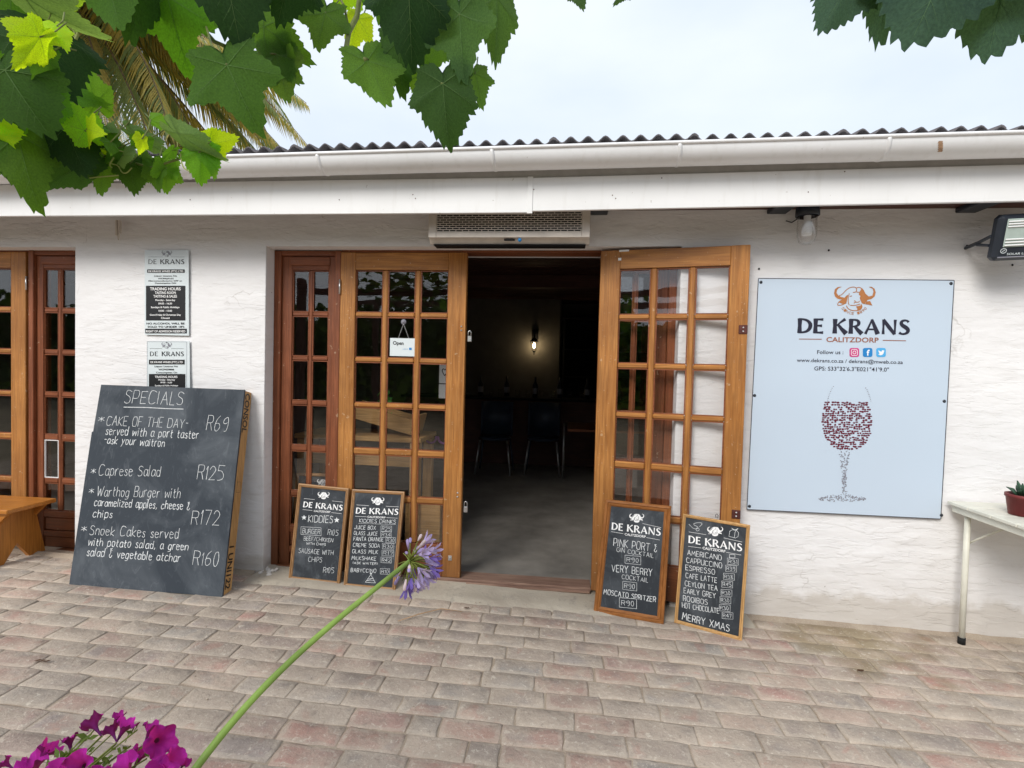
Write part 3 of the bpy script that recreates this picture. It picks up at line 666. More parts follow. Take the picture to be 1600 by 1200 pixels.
# fascia boards, cover strip, rafters
fb=MB(); fb.box(-6.3,-.205,-.302,-.284,0,.182,.002); 
fb.v=[v+Vector((0,0,2.158+.003*(v.x+6)/6)) for v in fb.v]; fb.build('fascia_board',M['fascia'],bld)
fb=MB(); fb.box(-.203,4.9,-.303,-.285,0,.172,.002); fb.v=[v+Vector((0,0,2.168+.0135*(v.x+.2))) for v in fb.v]; fb.build('fascia_board',M['fascia'],bld)
ub=MB(); ub.box(-6.3,4.9,-.2835,-.266,2.25,2.44,.002); ub.build('upper_fascia_board',plain('shaded_grey_paint',(.50,.48,.46),.7,.2,0,.08),bld)  # recessed board; shade under the gutter is put into its grey
st=MB(); st.box(-.216,-.188,-.3075,-.3035,2.155,2.345,.001); st.build('cover_strip',M['fascia'],bld)
nh=MB()
for px,py in((297,312),(530,312),(645,304),(649,310),(957,305),(962,310),(1263,300),(1034,278),(1320,268),(834,296)):
    p=onY(px,py,-.3045); nh=MB(); nh.lathe((p.x,p.y,p.z),[(0,-.0006),(.003,-.0004),(.003,.001)],8,'y'); nh.build('nail_head',M['rust'],bld)
for x in(-5.1,.17,1.14,2.1,3.1,4.2):
    rf=MB(); rf.box(x-.05,x+.05,-.27,.0,2.236,2.2615,.004); rf.build('rafter',M['dkmetal'],bld)
bt=MB(); bt.box(-6.2,4.8,-.265,.0,2.262,2.28); bt.build('unseen_shade_board',M['dark_x'],bld)  # unseen board, set low to darken the top of the wall
# gutter: half round with rolled rim and strap brackets
gy,gr=-.378,.075
def gz(x): return 2.430+.0105*x
gt=MB(); N_=14; xsg=[-6.3+i*.35 for i in range(33)]
for side,r_ in((0,gr),(1,gr-.003)):
    for x in xsg:
        for k in range(N_+1):
            th=math.pi*k/N_; gt.v.append(Vector((x,gy-r_*math.cos(th),gz(x)-r_*math.sin(th))))
nn=len(xsg)*(N_+1)
for i in range(len(xsg)-1):
    for k in range(N_):
        a=i*(N_+1)+k; gt.f.append([a,a+N_+1,a+N_+2,a+1]); gt.m.append(0); b=a+nn; gt.f.append([b,b+1,b+N_+2,b+N_+1]); gt.m.append(0)
gut=gt.build('gutter',M['white'],bld,sm=True)
rb_=MB(); rb_.tube([(x,gy-gr-.002,gz(x)+.004) for x in xsg],.0085,10); rb_.build('gutter_rim',M['white'],gut,sm=True)
for px in(-120,275,497,768,1060,1385,1700):
    x=onY(px,250,-.44).x; bk=MB(); p=[]
    for k in range(15):
        th=math.pi*k/14; p.append(Vector((x+.012*math.sin(th),gy-(gr+.003)*math.cos(th),gz(x)+.006-(gr+.003)*math.sin(th))))
    bk.tube([q for q in p],.0055,6,flat=1.9); bk.build('gutter_bracket',M['white'],gut,sm=True)
sn=MB(); P_=Panel((1462,225),(1482,225),(1482,262),(1462,262),('plane',-.4545))
# small rust stain patches on gutter are in paint; a rusty scab where a bracket was lost
for q in range(5): 
    a=onY(1468+q*1.7,248-q*5,-.45); x=a.x; th=R(18+q*7); sn.add([(x-.007,gy-(gr+.0012)*math.cos(th),gz(x)-(gr+.0012)*math.sin(th)),(x+.010,gy-(gr+.0012)*math.cos(th),gz(x)-(gr+.0012)*math.sin(th)),(x+.012,gy-(gr+.0012)*math.cos(th+.13),gz(x)-(gr+.0012)*math.sin(th+.13)),(x-.009,gy-(gr+.0012)*math.cos(th+.13),gz(x)-(gr+.0012)*math.sin(th+.13))],[(0,1,2,3)])
sn.build('rust_scab',plain('rust_stain',(.38,.24,.15),.8,.2,0,.35,0,60),gut)
# iron strap under eave at the left
ib=MB(); a=onY(186,350,-.03); ib.box(a.x-.006,a.x+.002,-.05,-.03,a.z-.075,a.z+.02); ib.box(a.x+.012,a.x+.018,-.05,-.03,a.z-.06,a.z+.02); ib.tube([(a.x-.002,-.04,a.z-.06),(a.x+.006,-.04,a.z-.10),(a.x+.014,-.04,a.z-.06)],.004,6); ib.build('roof_strap',M['steelwhite'],bld)
# interior shell
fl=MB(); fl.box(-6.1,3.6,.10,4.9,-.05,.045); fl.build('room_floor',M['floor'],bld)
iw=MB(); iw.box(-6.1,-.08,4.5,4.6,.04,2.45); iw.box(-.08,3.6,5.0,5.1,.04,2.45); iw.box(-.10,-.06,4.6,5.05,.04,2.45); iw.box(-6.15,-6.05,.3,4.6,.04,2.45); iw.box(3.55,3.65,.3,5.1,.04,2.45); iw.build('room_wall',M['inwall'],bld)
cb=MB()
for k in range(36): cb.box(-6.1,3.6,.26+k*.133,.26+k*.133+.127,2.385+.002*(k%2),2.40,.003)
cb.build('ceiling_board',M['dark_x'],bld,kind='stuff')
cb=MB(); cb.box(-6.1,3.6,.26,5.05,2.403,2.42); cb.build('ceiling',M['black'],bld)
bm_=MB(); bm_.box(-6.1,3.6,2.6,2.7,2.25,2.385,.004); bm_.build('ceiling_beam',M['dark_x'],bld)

# ------------------------------------------------------------------ joinery
TOP,BOT=2.045,.048
ROWS=[(1.675,1.935),(1.395,1.648),(1.112,1.367),(.826,1.083),(.532,.789),(.25,.497)]
def leaf_door(label,loc,rz,group,mirror=False,bolts=()):
    r=thing('glazed_door',label,'door',loc,group,rz,local=True); W_=.797; h0=BOT-loc[2]
    def Z_(z): return z-loc[2]
    sx=[0,.097,W_-.112,W_] if not mirror else [0,.112,W_-.097,W_]
    m=MB(); m.box(sx[0],sx[1],0,.042,Z_(BOT),Z_(TOP),.003); m.build('stile',M['oak_z'],r)
    m=MB(); m.box(sx[2],sx[3],0,.042,Z_(BOT),Z_(TOP),.003); m.build('stile',M['oak_z'],r)
    m=MB(); m.box(sx[1]+.0005,sx[2]-.0005,.001,.041,Z_(1.938),Z_(TOP-.001),.002); m.build('top_rail',M['oak_x'],r)
    m=MB(); m.box(sx[1]+.0005,sx[2]-.0005,.001,.041,Z_(BOT+.001),Z_(.247),.002); 
    o=m.build('bottom_rail',M['red_x'],r)
    cw=(sx[2]-sx[1]-2*.034)/3; xs_=[]
    for i in range(3): xs_.append((sx[1]+i*(cw+.034),sx[1]+i*(cw+.034)+cw))
    for i in(0,1):
        m=MB(); m.box(xs_[i][1]+.001,xs_[i+1][0]-.001,.004,.038,Z_(.2475),Z_(1.9375),.007); m.build('muntin',M['oak_z'],r)
    for k in range(5):
        z0,z1=ROWS[k+1][1],ROWS[k][0]
        for i in range(3):
            m=MB(); m.box(xs_[i][0]+.0005,xs_[i][1]-.0005,.005,.037,Z_(z0),Z_(z1),.007); m.build('muntin',M['oak_x'],r)
    for k,(z0,z1) in enumerate(ROWS):
        for i in range(3):
            m=MB(); a,b=xs_[i]
            # glazing bead frame
            for q in((a,a+.006,z0,z1),(b-.006,b,z0,z1)): m.box(q[0],q[1],.012,.02,Z_(q[2]),Z_(q[3]))
            for q in((a+.006,b-.006,z0,z0+.006),(a+.006,b-.006,z1-.006,z1)): m.box(q[0],q[1],.012,.02,Z_(q[2]),Z_(q[3]))
            bead=m
            p=MB(); p.box(a+.0005,b-.0005,.020,.023,Z_(z0)+.0005,Z_(z1)-.0005); pn=p.build('pane',M['glass'],r)
            pn.rotation_euler=(0,0,0)
            bead.build('bead',M['red_x'],pn)
    return r
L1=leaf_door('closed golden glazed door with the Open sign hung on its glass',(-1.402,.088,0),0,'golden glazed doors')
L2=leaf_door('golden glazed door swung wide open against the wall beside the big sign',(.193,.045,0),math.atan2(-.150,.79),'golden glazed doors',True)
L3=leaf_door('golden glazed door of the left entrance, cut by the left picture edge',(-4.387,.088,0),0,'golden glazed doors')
def tform(root,lx,ly,lz): return Matrix.Translation(root.location)@Matrix.Rotation(root.rotation_euler.z,4,'Z')@Vector((lx,ly,lz))
# hardware
def keep(root,lx,z,mat='rust'):
    m=MB(); m.box(lx-.022,lx+.022,-.006,-.0005,z-.024,z+.024,.003); o=m.build('keep_plate',M[mat],root)
    for dz in(-.01,.01):
        q=MB(); q.lathe((lx,-.006,z+dz),[(0,-.004),(.004,-.003),(.005,0)],10,'y'); q.build('screw',M['steel'],o,sm=True)
keep(L2,.775,1.59); keep(L2,.775,.585)
for z in(1.585,.565):
    for dz in(-.012,.012):
        q=MB(); q.lathe((.772,0,z+dz),[(0,-.006),(.005,-.004),(.006,0)],10,'y'); q.build('screw',M['steel'],L1,sm=True)
m=MB(); m.box(.722,.745,-.004,-.0005,.155,.185,.002); m.box(.729,.738,-.009,-.004,.163,.175,.002); m.build('bolt_plate',M['steel'],L1)
m=MB(); m.box(.10,.118,-.002,.0,1.985,2.0); m.box(.105,.16,-.0025,-.0005,2.035,2.045); m.build('paint_chip',M['paintwhite'],L2)
def sidelight(label,x0,mirror,group,white_bead=False):
    """fixed narrow glazed light, x0 = its outer frame edge; .44 wide"""
    r=thing('sidelight_window',label,'window',(x0,.09,0),group,0,local=True)
    def X(a,b): return (a,b) if not mirror else (.44-b,.44-a)
    def bx(name,a,b,y0,y1,z0,z1,mat,ch=.003,par=None):
        m=MB(); xa,xb=X(a,b); m.box(xa,xb,y0,y1,z0,z1,ch); return m.build(name,M[mat],par or r)
    bx('jamb',0,.045,0,.12,.03,2.055,'red_z'); bx('post',.402,.4385,-.004,.12,.03,2.055,'red_z')
    bx('head',.0455,.4015,.002,.12,2.025,2.055,'red_x')
    bx('stile',.0455,.112,.018,.055,.035,2.024,'red_z'); bx('stile',.352,.4015,.018,.055,.035,2.024,'red_z')
    bx('top_rail',.1125,.3515,.019,.054,1.938,2.024,'red_x',.002); bx('top_panel',.10,.362,.010,.0185,1.965,2.018,'red_x',.004)
    bx('muntin',.2225,.246,.022,.05,.31,1.9375,'red_z',.006)
    rows=[(a+.0,b) for a,b in ROWS[:5]]+[(.31,.497)]
    for k in range(5):
        for a,b in((.1125,.222),(.2465,.3515)): bx('muntin',a,b,.023,.049,rows[k+1][1],rows[k][0],'red_x',.006)
    for k,(z0,z1) in enumerate(rows):
        for ci,(a,b) in enumerate(((.1125,.222),(.2465,.3515))):
            xa,xb=X(a,b); m=MB(); m.box(xa,xb,.034,.037,z0,z1); p=m.build('pane',M['glass'],r)
            m=MB()
            for q in((xa,xa+.005,z0,z1),(xb-.005,xb,z0,z1),(xa+.005,xb-.005,z0,z0+.005),(xa+.005,xb-.005,z1-.005,z1)): m.box(q[0],q[1],.026,.034,q[2],q[3])
            wh=white_bead and k==4 and ci==1
            m.build('bead',M['white'] if wh else M['red_x'],p)
    bx('bottom_rail',.1125,.3515,.019,.054,.265,.309,'red_x'); bx('panel',.1125,.3515,.028,.050,.175,.264,'red_x',.006); bx('bottom_rail',.1125,.3515,.019,.054,.135,.174,'red_x'); bx('kick_panel',.1125,.3515,.026,.05,.06,.134,'red_x',.006)
    bx('sill',.0455,.4015,-.012,.12,.03,.0585,'red_x')
    return r
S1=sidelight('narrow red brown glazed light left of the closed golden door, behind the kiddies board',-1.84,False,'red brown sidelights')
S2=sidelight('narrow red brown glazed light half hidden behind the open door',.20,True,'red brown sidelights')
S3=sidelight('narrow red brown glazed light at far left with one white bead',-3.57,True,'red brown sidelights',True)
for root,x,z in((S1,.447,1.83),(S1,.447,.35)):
    m=MB(); m.lathe((x-.009,-.010,z-.045),[(0,0),(.0055,0),(.0055,.09),(0,.09)],10); m.build('hinge',M['steel'],root,sm=True)
m=MB(); m.lathe((-.006,-.010,1.79),[(0,0),(.0055,0),(.0055,.09),(0,.09)],10); m.build('hinge',M['steel'],S3,sm=True)
# head of frame and threshold for both entrances
for (a,b,lab) in((-1.40,.20,'dark red door frame head and worn threshold of the open entrance'),(-5.17,-3.5705,'dark red door frame head over the left entrance')):
    t=thing('door_frame',lab,'door frame',(a,.09,0))
    m=MB(); m.box(a-.0005 if a<-3 else a,b,.094,.21,2.047,2.0595 if a>-3 else 2.0545,.001); m.build('head',M['red_x'],t)
    if a>-3:
        m=MB(); 
        m.box(-1.39,.199,.075,.205,.022,.047,.006)
        m.build('threshold',M['worn_x'],t)
        m=MB(); m.box(-.56,.19,.058,.0745,.018,.036,.004); m.build('threshold_strip',M['worn_x'],t)
# other half of the left entrance, mostly outside the picture
L4=leaf_door('golden glazed door at far left end of the left entrance',(-5.187,.088,0),0,'golden glazed doors')
S4=sidelight('outermost red brown glazed light of the left entrance',-5.61,False,'red brown sidelights')
# padlocks on the closed leaf's edge
for z,lab in((1.55,'small grey padlock hanging at mid height of the closed door edge'),(.50,'small grey padlock hanging low on the closed door edge')):
    x=-.590; t=thing('padlock',lab,'padlock',(x,.10,z),'padlocks on the door edge')
    m=MB(); m.box(x-.003,x+.022,.095,.108,z-.045,z-.008,.003); m.build('body',M['steel'],t)
    m=MB(); m.tube([(x+.0005,.1015,z-.01),(x+.0005,.1015,z+.012),(x+.004,.1015,z+.02),(x+.0095,.1015,z+.023),(x+.015,.1015,z+.02),(x+.0185,.1015,z+.012),(x+.0185,.1015,z-.01)],.0028,8); m.build('shackle',M['steel'],t,sm=True)
# Open sign
P_=Panel((609,528),(648.5,528),(648.5,557),(609,556),('plane',.098))
t=thing('open_sign','white card reading Open hanging in the middle pane of the closed door','sign',P_.W(P_.q[1].x/2,0))
m=MB(); W_=P_.q[1].x; H_=P_.q[3].y; m.add([P_.W(a,b,d) for d in(-.002,0) for a,b in((0,0),(W_,.0),(W_,H_),(0,H_))],[(4,5,6,7),(3,2,1,0),(0,1,5,4),(1,2,6,5),(2,3,7,6),(3,0,4,7)]); m.build('card',M['notice'],t)
mp_=mapper(P_,400,370,3.635); m=MB(); printed(m,P_,mp_,'Open',778,612,838,614,20,.02); m.build('lettering',M['prtblack'],t)
m=MB(); printed(m,P_,mp_,'cardmember'[:0]+'welcome',832,639,862,640,5,.0); poly(m,P_,[mp_(870,630),mp_(884,630),mp_(884,643),mp_(870,643)][::-1]); m.build('small_print',M['blueprint'],t)
m=MB(); a=P_.W(W_*.32,H_-.004,.001); b=P_.W(W_*.75,H_-.004,.001); c=onY(630.5,506,.1); m.tube([a,c],.0012,5); m.tube([b,c],.0012,5); m.build('cord',M['steel'],t)
m=MB(); c=onY(630.5,503,.104); m.lathe((c.x,c.y,c.z),[(0,-.008),(.004,-.007),(.007,-.003),(.016,0),(.017,.002)],16,'y'); m.build('suction_cup',M['greyprint'],t,sm=True)

# ------------------------------------------------------------------ air curtain over the door
t=thing('air_curtain_unit','beige metal air curtain with slotted grille mounted above the open doorway','air conditioner',(-.33,-.05,2.04))
X0,X1=-.775,.118
m=MB(); pr=[(-.172,2.068),(-.172,2.085),(-.172,2.27),(0-.012,2.30),(-.012,2.062),(-.125,2.040)]
vs=[Vector((x,y,z)) for x in(X0,X1) for y,z in pr]; m.add(vs,[(1,0,6,7)]); n=len(pr)
m=MB()
def prism(m,pr,x0,x1):
    n=len(pr); vs=[(x,y,z) for x in(x0,x1) for y,z in pr]; m.add(vs,[tuple(range(n)),tuple(range(2*n-1,n-1,-1))]+[(i,i+n,(i+1)%n+n,(i+1)%n) for i in range(n)])
prism(m,[(-.156,2.072),(-.156,2.27),(-.012,2.30),(-.012,2.062),(-.125,2.040)],X0,X1); m.build('housing',M['steelwhite'],t)
m=MB(); m.box(X0+.001,X0+.045,-.175,-.1565,2.066,2.27,.002); m.box(X1-.045,X1-.001,-.175,-.1565,2.066,2.27,.002); m.box(X0+.0455,X1-.0455,-.175,-.1565,2.066,2.096,.002); m.build('front_frame',M['steelwhite'],t)
m=MB(); m.box(X0+.046,X1-.046,-.1595,-.157,2.097,2.27); m.build('filter',M['black'],t)  # black sheet stands in for the dark cavity behind the slots
m=MB(); rows_=14; ph=.0118; xa,xb=X0+.0455,X1-.0455
for k in range(rows_+1):
    z=2.096+k*ph; m.box(xa,xb,-.1735,-.1715,z,z+.0042)
    for q in range(23):
        xx=xa+(q+(k%2)*.5)*.0362
        if xx+.004<xb and k<rows_: m.box(xx,xx+.0042,-.1733,-.1717,z+.0042,z+ph)
m.build('grille',M['steelwhite'],t,kind='stuff')
m=MB(); m.box(-.35,-.29,-.165,-.152,2.052,2.0615,.002); m.build('display_window',M['black'],t)
m=MB(); m.lathe((-.262,-.166,2.053),[(0,-.012),(.009,-.012),(.010,0)],14,'y'); m.build('knob',M['blueprint'],t,sm=True)
m=MB(); m.box(X0+.02,X1-.02,-.135,-.055,2.033,2.0395,.002); m.build('outlet_louvre',M['black'],t)
# glass bulkhead lamp
bp_=onY(1262,330,-.12); lx,ly=bp_.x,-.12
t=thing('jar_lamp','unlit lamp with clear glass jar cover hanging under the eave above the big sign','lamp',(lx,ly,2.06))
m=MB(); m.lathe((lx,ly,2.19),[(0,.10),(.03,.10),(.034,.06),(.056,.045),(.058,.0),(.052,-.004)],20); m.build('lamp_base',M['dkmetal'],t,sm=True)
m=MB(); m.lathe((lx,ly,2.19),[(.047,0),(.049,-.06),(.047,-.105),(.038,-.135),(.02,-.148),(0,-.15)],24); m.lathe((lx,ly,2.19),[(0,-.146),(.019,-.144),(.036,-.132),(.044,-.105),(.046,-.06),(.044,0)],24); m.build('glass_cover',M['glass'],t,sm=True)
m=MB(); m.lathe((lx,ly,2.18),[(.017,.01),(.017,-.02),(.024,-.035),(.026,-.08),(.024,-.09),(0,-.092)],16)
m.build('bulb',M['white'],t,sm=True)
m=MB(); m.tube([(lx-.05,-.02,2.27),(lx-.045,-.08,2.262),(lx-.02,-.12,2.26)],.006,6); m.tube([(lx+.015,ly,2.18),(lx+.02,ly,2.14),(lx+.012,ly,2.12)],.003,5); m.build('bracket_arm',M['dkmetal'],t)
# solar floodlight
t=thing('solar_floodlight','dark solar floodlight with striped lens on a bracket at top right','floodlight',(2.2,-.1,2.0))
tilt=Matrix.Translation((2.245,-.2,2.06))@Matrix.Rotation(R(14),4,'X')@Matrix.Rotation(R(-3),4,'Y')
m=MB(); m.box(-.155,.155,-.03,.03,-.11,.11,.018,tilt); m.build('housing',M['dkmetal'],t)
m=MB(); m.box(-.125,.125,-.034,-.0305,-.045,.088,.004,tilt); m.build('lens',plain('frosted_lens',(.42,.50,.46),.25,.5,0,.08),t)
for z in(-.040,-.026,-.012,.048,.060,.072):
    m=MB(); m.box(-.122,.122,-.039,-.0345,z,z+.007,.002,tilt); m.build('reflector_rib',M['paintwhite'],t)
m=MB(); m.box(-.14,.14,-.034,-.0305,-.096,-.090,.002,tilt); m.build('lower_groove',M['greyprint'],t)
class FP:   # flat frame on floodlight face
    def W(s,a,b,d=0): return tilt@Vector((a,-.0312-d,b))
m=MB(); fp=FP(); printed(m,fp,lambda x,y:Vector((x,-y)),'SOLAR LIGHT',-.10,.083,.02,.083,.010,.01)
ribbon(m,fp,[Vector((-.118+.013*math.cos(a*.52),-.062+.011*math.sin(a*.52))) for a in range(13)],.003); ribbon(m,fp,[Vector((-.124,-.066)),Vector((-.112,-.058))],.003)
m.build('lettering',M['notice'],t)
m=MB(); poly(m,fp,[(-.02,-.072),(.06,-.072),(.06,-.052),(-.02,-.052)]); m.build('blue_display',emis('blue_display_glow',(.05,.07,.9),.8),t)
m=MB(); a=tilt@Vector((-.155,.01,.01)); b=onY(1527,380,-.10); m.tube([a,b],.008,6); m.tube([tilt@Vector((-.155,.01,-.035)),b+Vector((0,0,-.008))],.008,6); m.tube([b,b+Vector((.015,.098,-.002))],.009,6); m.build('bracket',M['dkmetal'],t)
for px,py in((1511,384),(1582,414),(1295,391),(1186,420)): p=onY(px,py,-.006); m=MB(); m.lathe((p.x,p.y,p.z),[(0,-.002),(.006,0)],8,'y'); m.build('wall_fixing_hole',M['black'],bld)
for px,py in((1228,345),(1562,350)):
    p=onY(px,py,-.01); m=MB(); m.tube([p,p+Vector((.03,0,-.01)),p+Vector((.06,0,.01)),p+Vector((.09,0,.03))],.003,5); m.build('loose_cable',M['dkmetal'],bld)

# ------------------------------------------------------------------ the big sign
def slab(P,q,th,mb=None,off=0):
    m=mb or MB(); m.add([P.W(a,b,d) for d in(off-th,off) for a,b in q],[(4,5,6,7),(3,2,1,0),(0,1,5,4),(1,2,6,5),(2,3,7,6),(3,0,4,7)]); return m
P_=Panel((1185,435),(1491,438),(1470,811),(1167,796),('plane',-.018))
c=P_.W(.5,.6); t=thing('winery_sign','large pale blue winery sign with wine glass picture screwed to the white wall','sign',(c.x,-.018,c.z-.6))
slab(P_,[tuple(k) for k in P_.q],.004).build('panel',M['signblue'],t)
m=MB(); q=[Vector(k) for k in P_.q]; 
for i in range(4): ribbon(m,P_,[q[i]+(q[(i+1)%4]-q[i])*s_ for s_ in(0,.5,1)],.0045,-.0012)
m.build('panel_edge',plain('dark_aluminium_edge',(.10,.10,.12),.4,.4,.5),t)
for px,py in((1189,441),(1486,443),(1471,805),(1171,791),(1179,618),(1475.5,627)):
    p=P_.hit(px,py); m=MB(); m.lathe(p,[(0,-.004),(.007,-.003),(.009,0)],10,'y'); m.build('screw',M['dkmetal'],t,sm=True)
mp_=mapper(P_,1160,420,2.926); mpl=mapper(P_,1280,430,7.059)
m=MB(); emblem(m,P_,mpl,392,260,457); m.build('emblem',M['copper'],t)
m=MB()
for i,ch in enumerate('SINCE 1890'):
    a0=R(-222+i*9.3+2) ; ang=R(223-180)  # along an arc under the chin
    th=R(222+ i*10.6) ; cx,cy=385,255
    x=cx+170*math.cos(th)*-1 if False else cx+165*math.cos(th); yy=cy-165*math.sin(th)
    if ch==' ': continue
    th0=th+R(-6); x0_,y0_=cx+182*math.cos(th-R(4)),cy-182*math.sin(th-R(4)); x1_,y1_=cx+182*math.cos(th+R(4)),cy-182*math.sin(th+R(4))
    printed(m,P_,mpl,ch,x0_,y0_,x1_,y1_,30,.0)
m.build('arched_lettering',M['copper'],t)
m=MB(); flared(m,P_,mp_,'DE KRANS',250,293,762,301,66,1.32); m.build('lettering',M['navy'],t)
m=MB(); printed(m,P_,mp_,'CALITZDORP',383,334,622,337,22,.018); ribbon(m,P_,[mp_(258,321),mp_(362,322)],.004); ribbon(m,P_,[mp_(641,327),mp_(747,329)],.004); m.build('place_lettering',M['copperdk'],t)
m=MB(); printed(m,P_,mp_,'Follow us :',341,389,461,390,17,.006); printed(m,P_,mp_,'www.dekrans.co.za / dekrans@mweb.co.za',248,425,733,435,16,.006); printed(m,P_,mp_,"GPS: S33\u00b032'6.3\"E021\u00b041'9.0\"",328,464,669,470,18,.006); m.build('contact_lettering',M['navy'],t)
def rrect(mb,P,mp,x0,y0,x1,y1,r,base=0):
    pts=[]
    for cx,cy,a0 in((x1-r,y1-r,0),(x0+r,y1-r,90),(x0+r,y0+r,180),(x1-r,y0+r,270)):
        for k in range(4): a=R(a0+k*30); pts.append(mp(cx+r*math.cos(a),cy+r*math.sin(a)))
    poly(mb,P,pts[::-1],base)
for x0_,mat,nm in((489,'pinkprint','camera'),(550,'blueprint','letter'),(611,'skyprint','bird')):
    m=MB(); rrect(m,P_,mp_,x0_,362,x0_+44,403,9); ic=m.build('social_icon',M[mat],t)
    m=MB(); cx=x0_+22; cy=382.5
    if nm=='camera':
        for s_ in(14,):
            pts=[mp_(cx+dx*s_,cy+dy*s_) for dx,dy in((-1,-.7),(-.7,-1),(.7,-1),(1,-.7),(1,.7),(.7,1),(-.7,1),(-1,.7),(-1,-.7))]; ribbon(m,P_,pts,.0028,.0006)
        ribbon(m,P_,[mp_(cx+7*math.cos(a*.524),cy+7*math.sin(a*.524)) for a in range(13)],.0028,.0006); ribbon(m,P_,[mp_(cx+8,cy-9),mp_(cx+10,cy-9)],.002,.0006)
    elif nm=='letter': printed(m,P_,mp_,'f',cx-5,cy+14,cx+8,cy+14,26,.03,.0006)
    else: poly(m,P_,[mp_(cx+a,cy+b) for a,b in((-14,9),(-5,7),(-11,2),(-8,1),(-13,-5),(-10,-5),(-13,-11),(-4,-5),(2,-3),(4,-9),(9,-11),(13,-8),(16,-9),(13,-4),(11,4),(5,11),(-4,13))][::-1],.0006)
    m.build('icon_glyph',M['paintwhite'],ic)
# wine glass picture: halftone flecks of wine in the bowl, grey flecks for stem and foot (no readable code)
rg=random.Random(3); m=MB(); mg=MB()
def fleck(mb,x,y,s):
    a=rg.uniform(0,3.1); r1,r2=s*rg.uniform(.7,1.3),s*rg.uniform(.5,.9); poly(mb,P_,[mp_(x+r1*math.cos(a+k*1.257)*1.0,y+r2*math.sin(a+k*1.257)) for k in range(5)][::-1])
yy=612
while yy<826:
    f=(yy-612)/214; hw=112 if f<.45 else 112*math.sqrt(max(0,1-((f-.45)/.58)**2)); hw=min(hw,100+20*f*2)
    xx=-hw
    while xx<hw:
        if rg.random()<.80: fleck(m,480+xx+rg.uniform(-2,2),yy+rg.uniform(-2,2)+xx*.01,6.2)
        xx+=11.0
    yy+=10.0
m.build('wine_print',M['maroon'],t)
for k in range(300):
    s_=rg.random()
    if k<150: f=rg.random(); yv=832+f*205; hw=22*(1-f)**3+9+16*max(0,f-.8)*5*.6; xv=465+rg.uniform(-1,1)*hw
    else: a=rg.uniform(-1,1); yv=1052+14*rg.uniform(-1,1)*math.sqrt(1-a*a)-(1-abs(a))*10*rg.random(); xv=457+a*108
    fleck(mg,xv,yv,3.2)
for k in range(9):
    f=k/8; fleck(mg,416-27*f**.7,538+62*f,2.6); fleck(mg,563+24*f**.7,545+60*f,2.6)
mg.build('glass_print',M['greyprint'],t)

# ------------------------------------------------------------------ two notices on the wall
def notice(corn,label,lines_,full):
    P=Panel(*corn,('plane',-.014)); c=P.W(P.q[1].x/2,0); t=thing('licence_notice',label,'notice',(c.x,-.014,c.z),'licence notices on the wall')
    slab(P,[tuple(k) for k in P.q],.003).build('panel',M['notice'],t)
    mp_=mapper(P,200,380,5.217); m=MB(); mb_=MB(); mw=MB()
    dy=0 if full else 744; cx=318 if full else 316; k=1 if full else .95
    emblem(m,P,mp_,cx,86+dy+(0 if full else 4),84); m.build('emblem',M['greyprint'],t)
    m=MB(); fl_y=170 if full else 920
    flared(m,P,mp_,'DE',165 if full else 178,fl_y,235 if full else 246,fl_y,38*k,.7); flared(m,P,mp_,'KRANS',262 if full else 275,fl_y,460 if full else 456,fl_y,38*k,1.0)
    for a,b in((168,282),(352,462)) if full else ((180,280),(352,455)): ribbon(m,P,[mp_(a,112+dy+(3 if not full else 0)),mp_(b,112+dy+(3 if not full else 0))],.0012)
    for (tx,x0,x1,y,h,who) in lines_:
        (printed)(mw if who=='w' else m,P,mp_,tx,x0,y,x1,y,h,.02,.0012 if who=='w' else 0)
    m.build('lettering',M['prtblack'],t)
    blocks=[(158,214,463,241),(148,347,468,630),(142,697,480,735)] if full else [(172,950,463,988),(172,1066,468,1165+90)]
    for a,b,c_,d in blocks: poly(mb_,P,[mp_(a,d),mp_(c_,d),mp_(c_,b),mp_(a,b)],.0004)
    mb_.build('black_block',M['prtblack'],t); mw.build('white_lettering',M['paintwhite'],t)
    if not full:
        m=MB(); q=[mp_(157,802),mp_(478,805),mp_(478,1290),mp_(157,1290)]
        for i in range(4): ribbon(m,P,[q[i],q[(i+1)%4]],.0014)
        m.build('border_line',M['greyprint'],t)
    m=MB(); p=P.hit(200+cx/5.217,380+(72 if full else 808)/5.217); m.lathe(p,[(0,-.003),(.0045,0)],8,'y'); m.build('screw',M['dkmetal'],t)
notice(((226,391),(294.5,391),(295,524.5),(226,523)),'tall licence and trading hours notice, upper of the two on the white wall',
 [('DE KRANS WINES (PTY) LTD',168,452,236,14,'w'),('Liquor Licence No',214,400,272,11,'b'),('WCP/039155',246,372,294,11,'b'),('Microemanufacturing OFF or',168,442,312,10,'b'),('Consumption ON',220,392,331,11,'b'),
 ('TRADING HOURS',182,432,384,23,'w'),('TASTING ROOM:',222,395,414,20,'w'),('TASTING & SALES',210,402,443,20,'w'),('Monday - Saturday',226,388,471,14,'w'),('09:00 - 16:30',250,362,499,14,'w'),('Sundays & Public Holidays',190,422,529,14,'w'),('10:00 - 15:00',252,362,558,14,'w'),('Good Friday & Christmas Day',180,434,591,14,'w'),('Closed',272,342,617,14,'w'),
 ('NO ALCOHOL WILL BE',152,462,662,15,'b'),("SOLD TO UNDER 18'S",162,460,689,15,'b'),('RIGHT OF ADMISSION RESERVED',150,470,727,17,'w')],True)
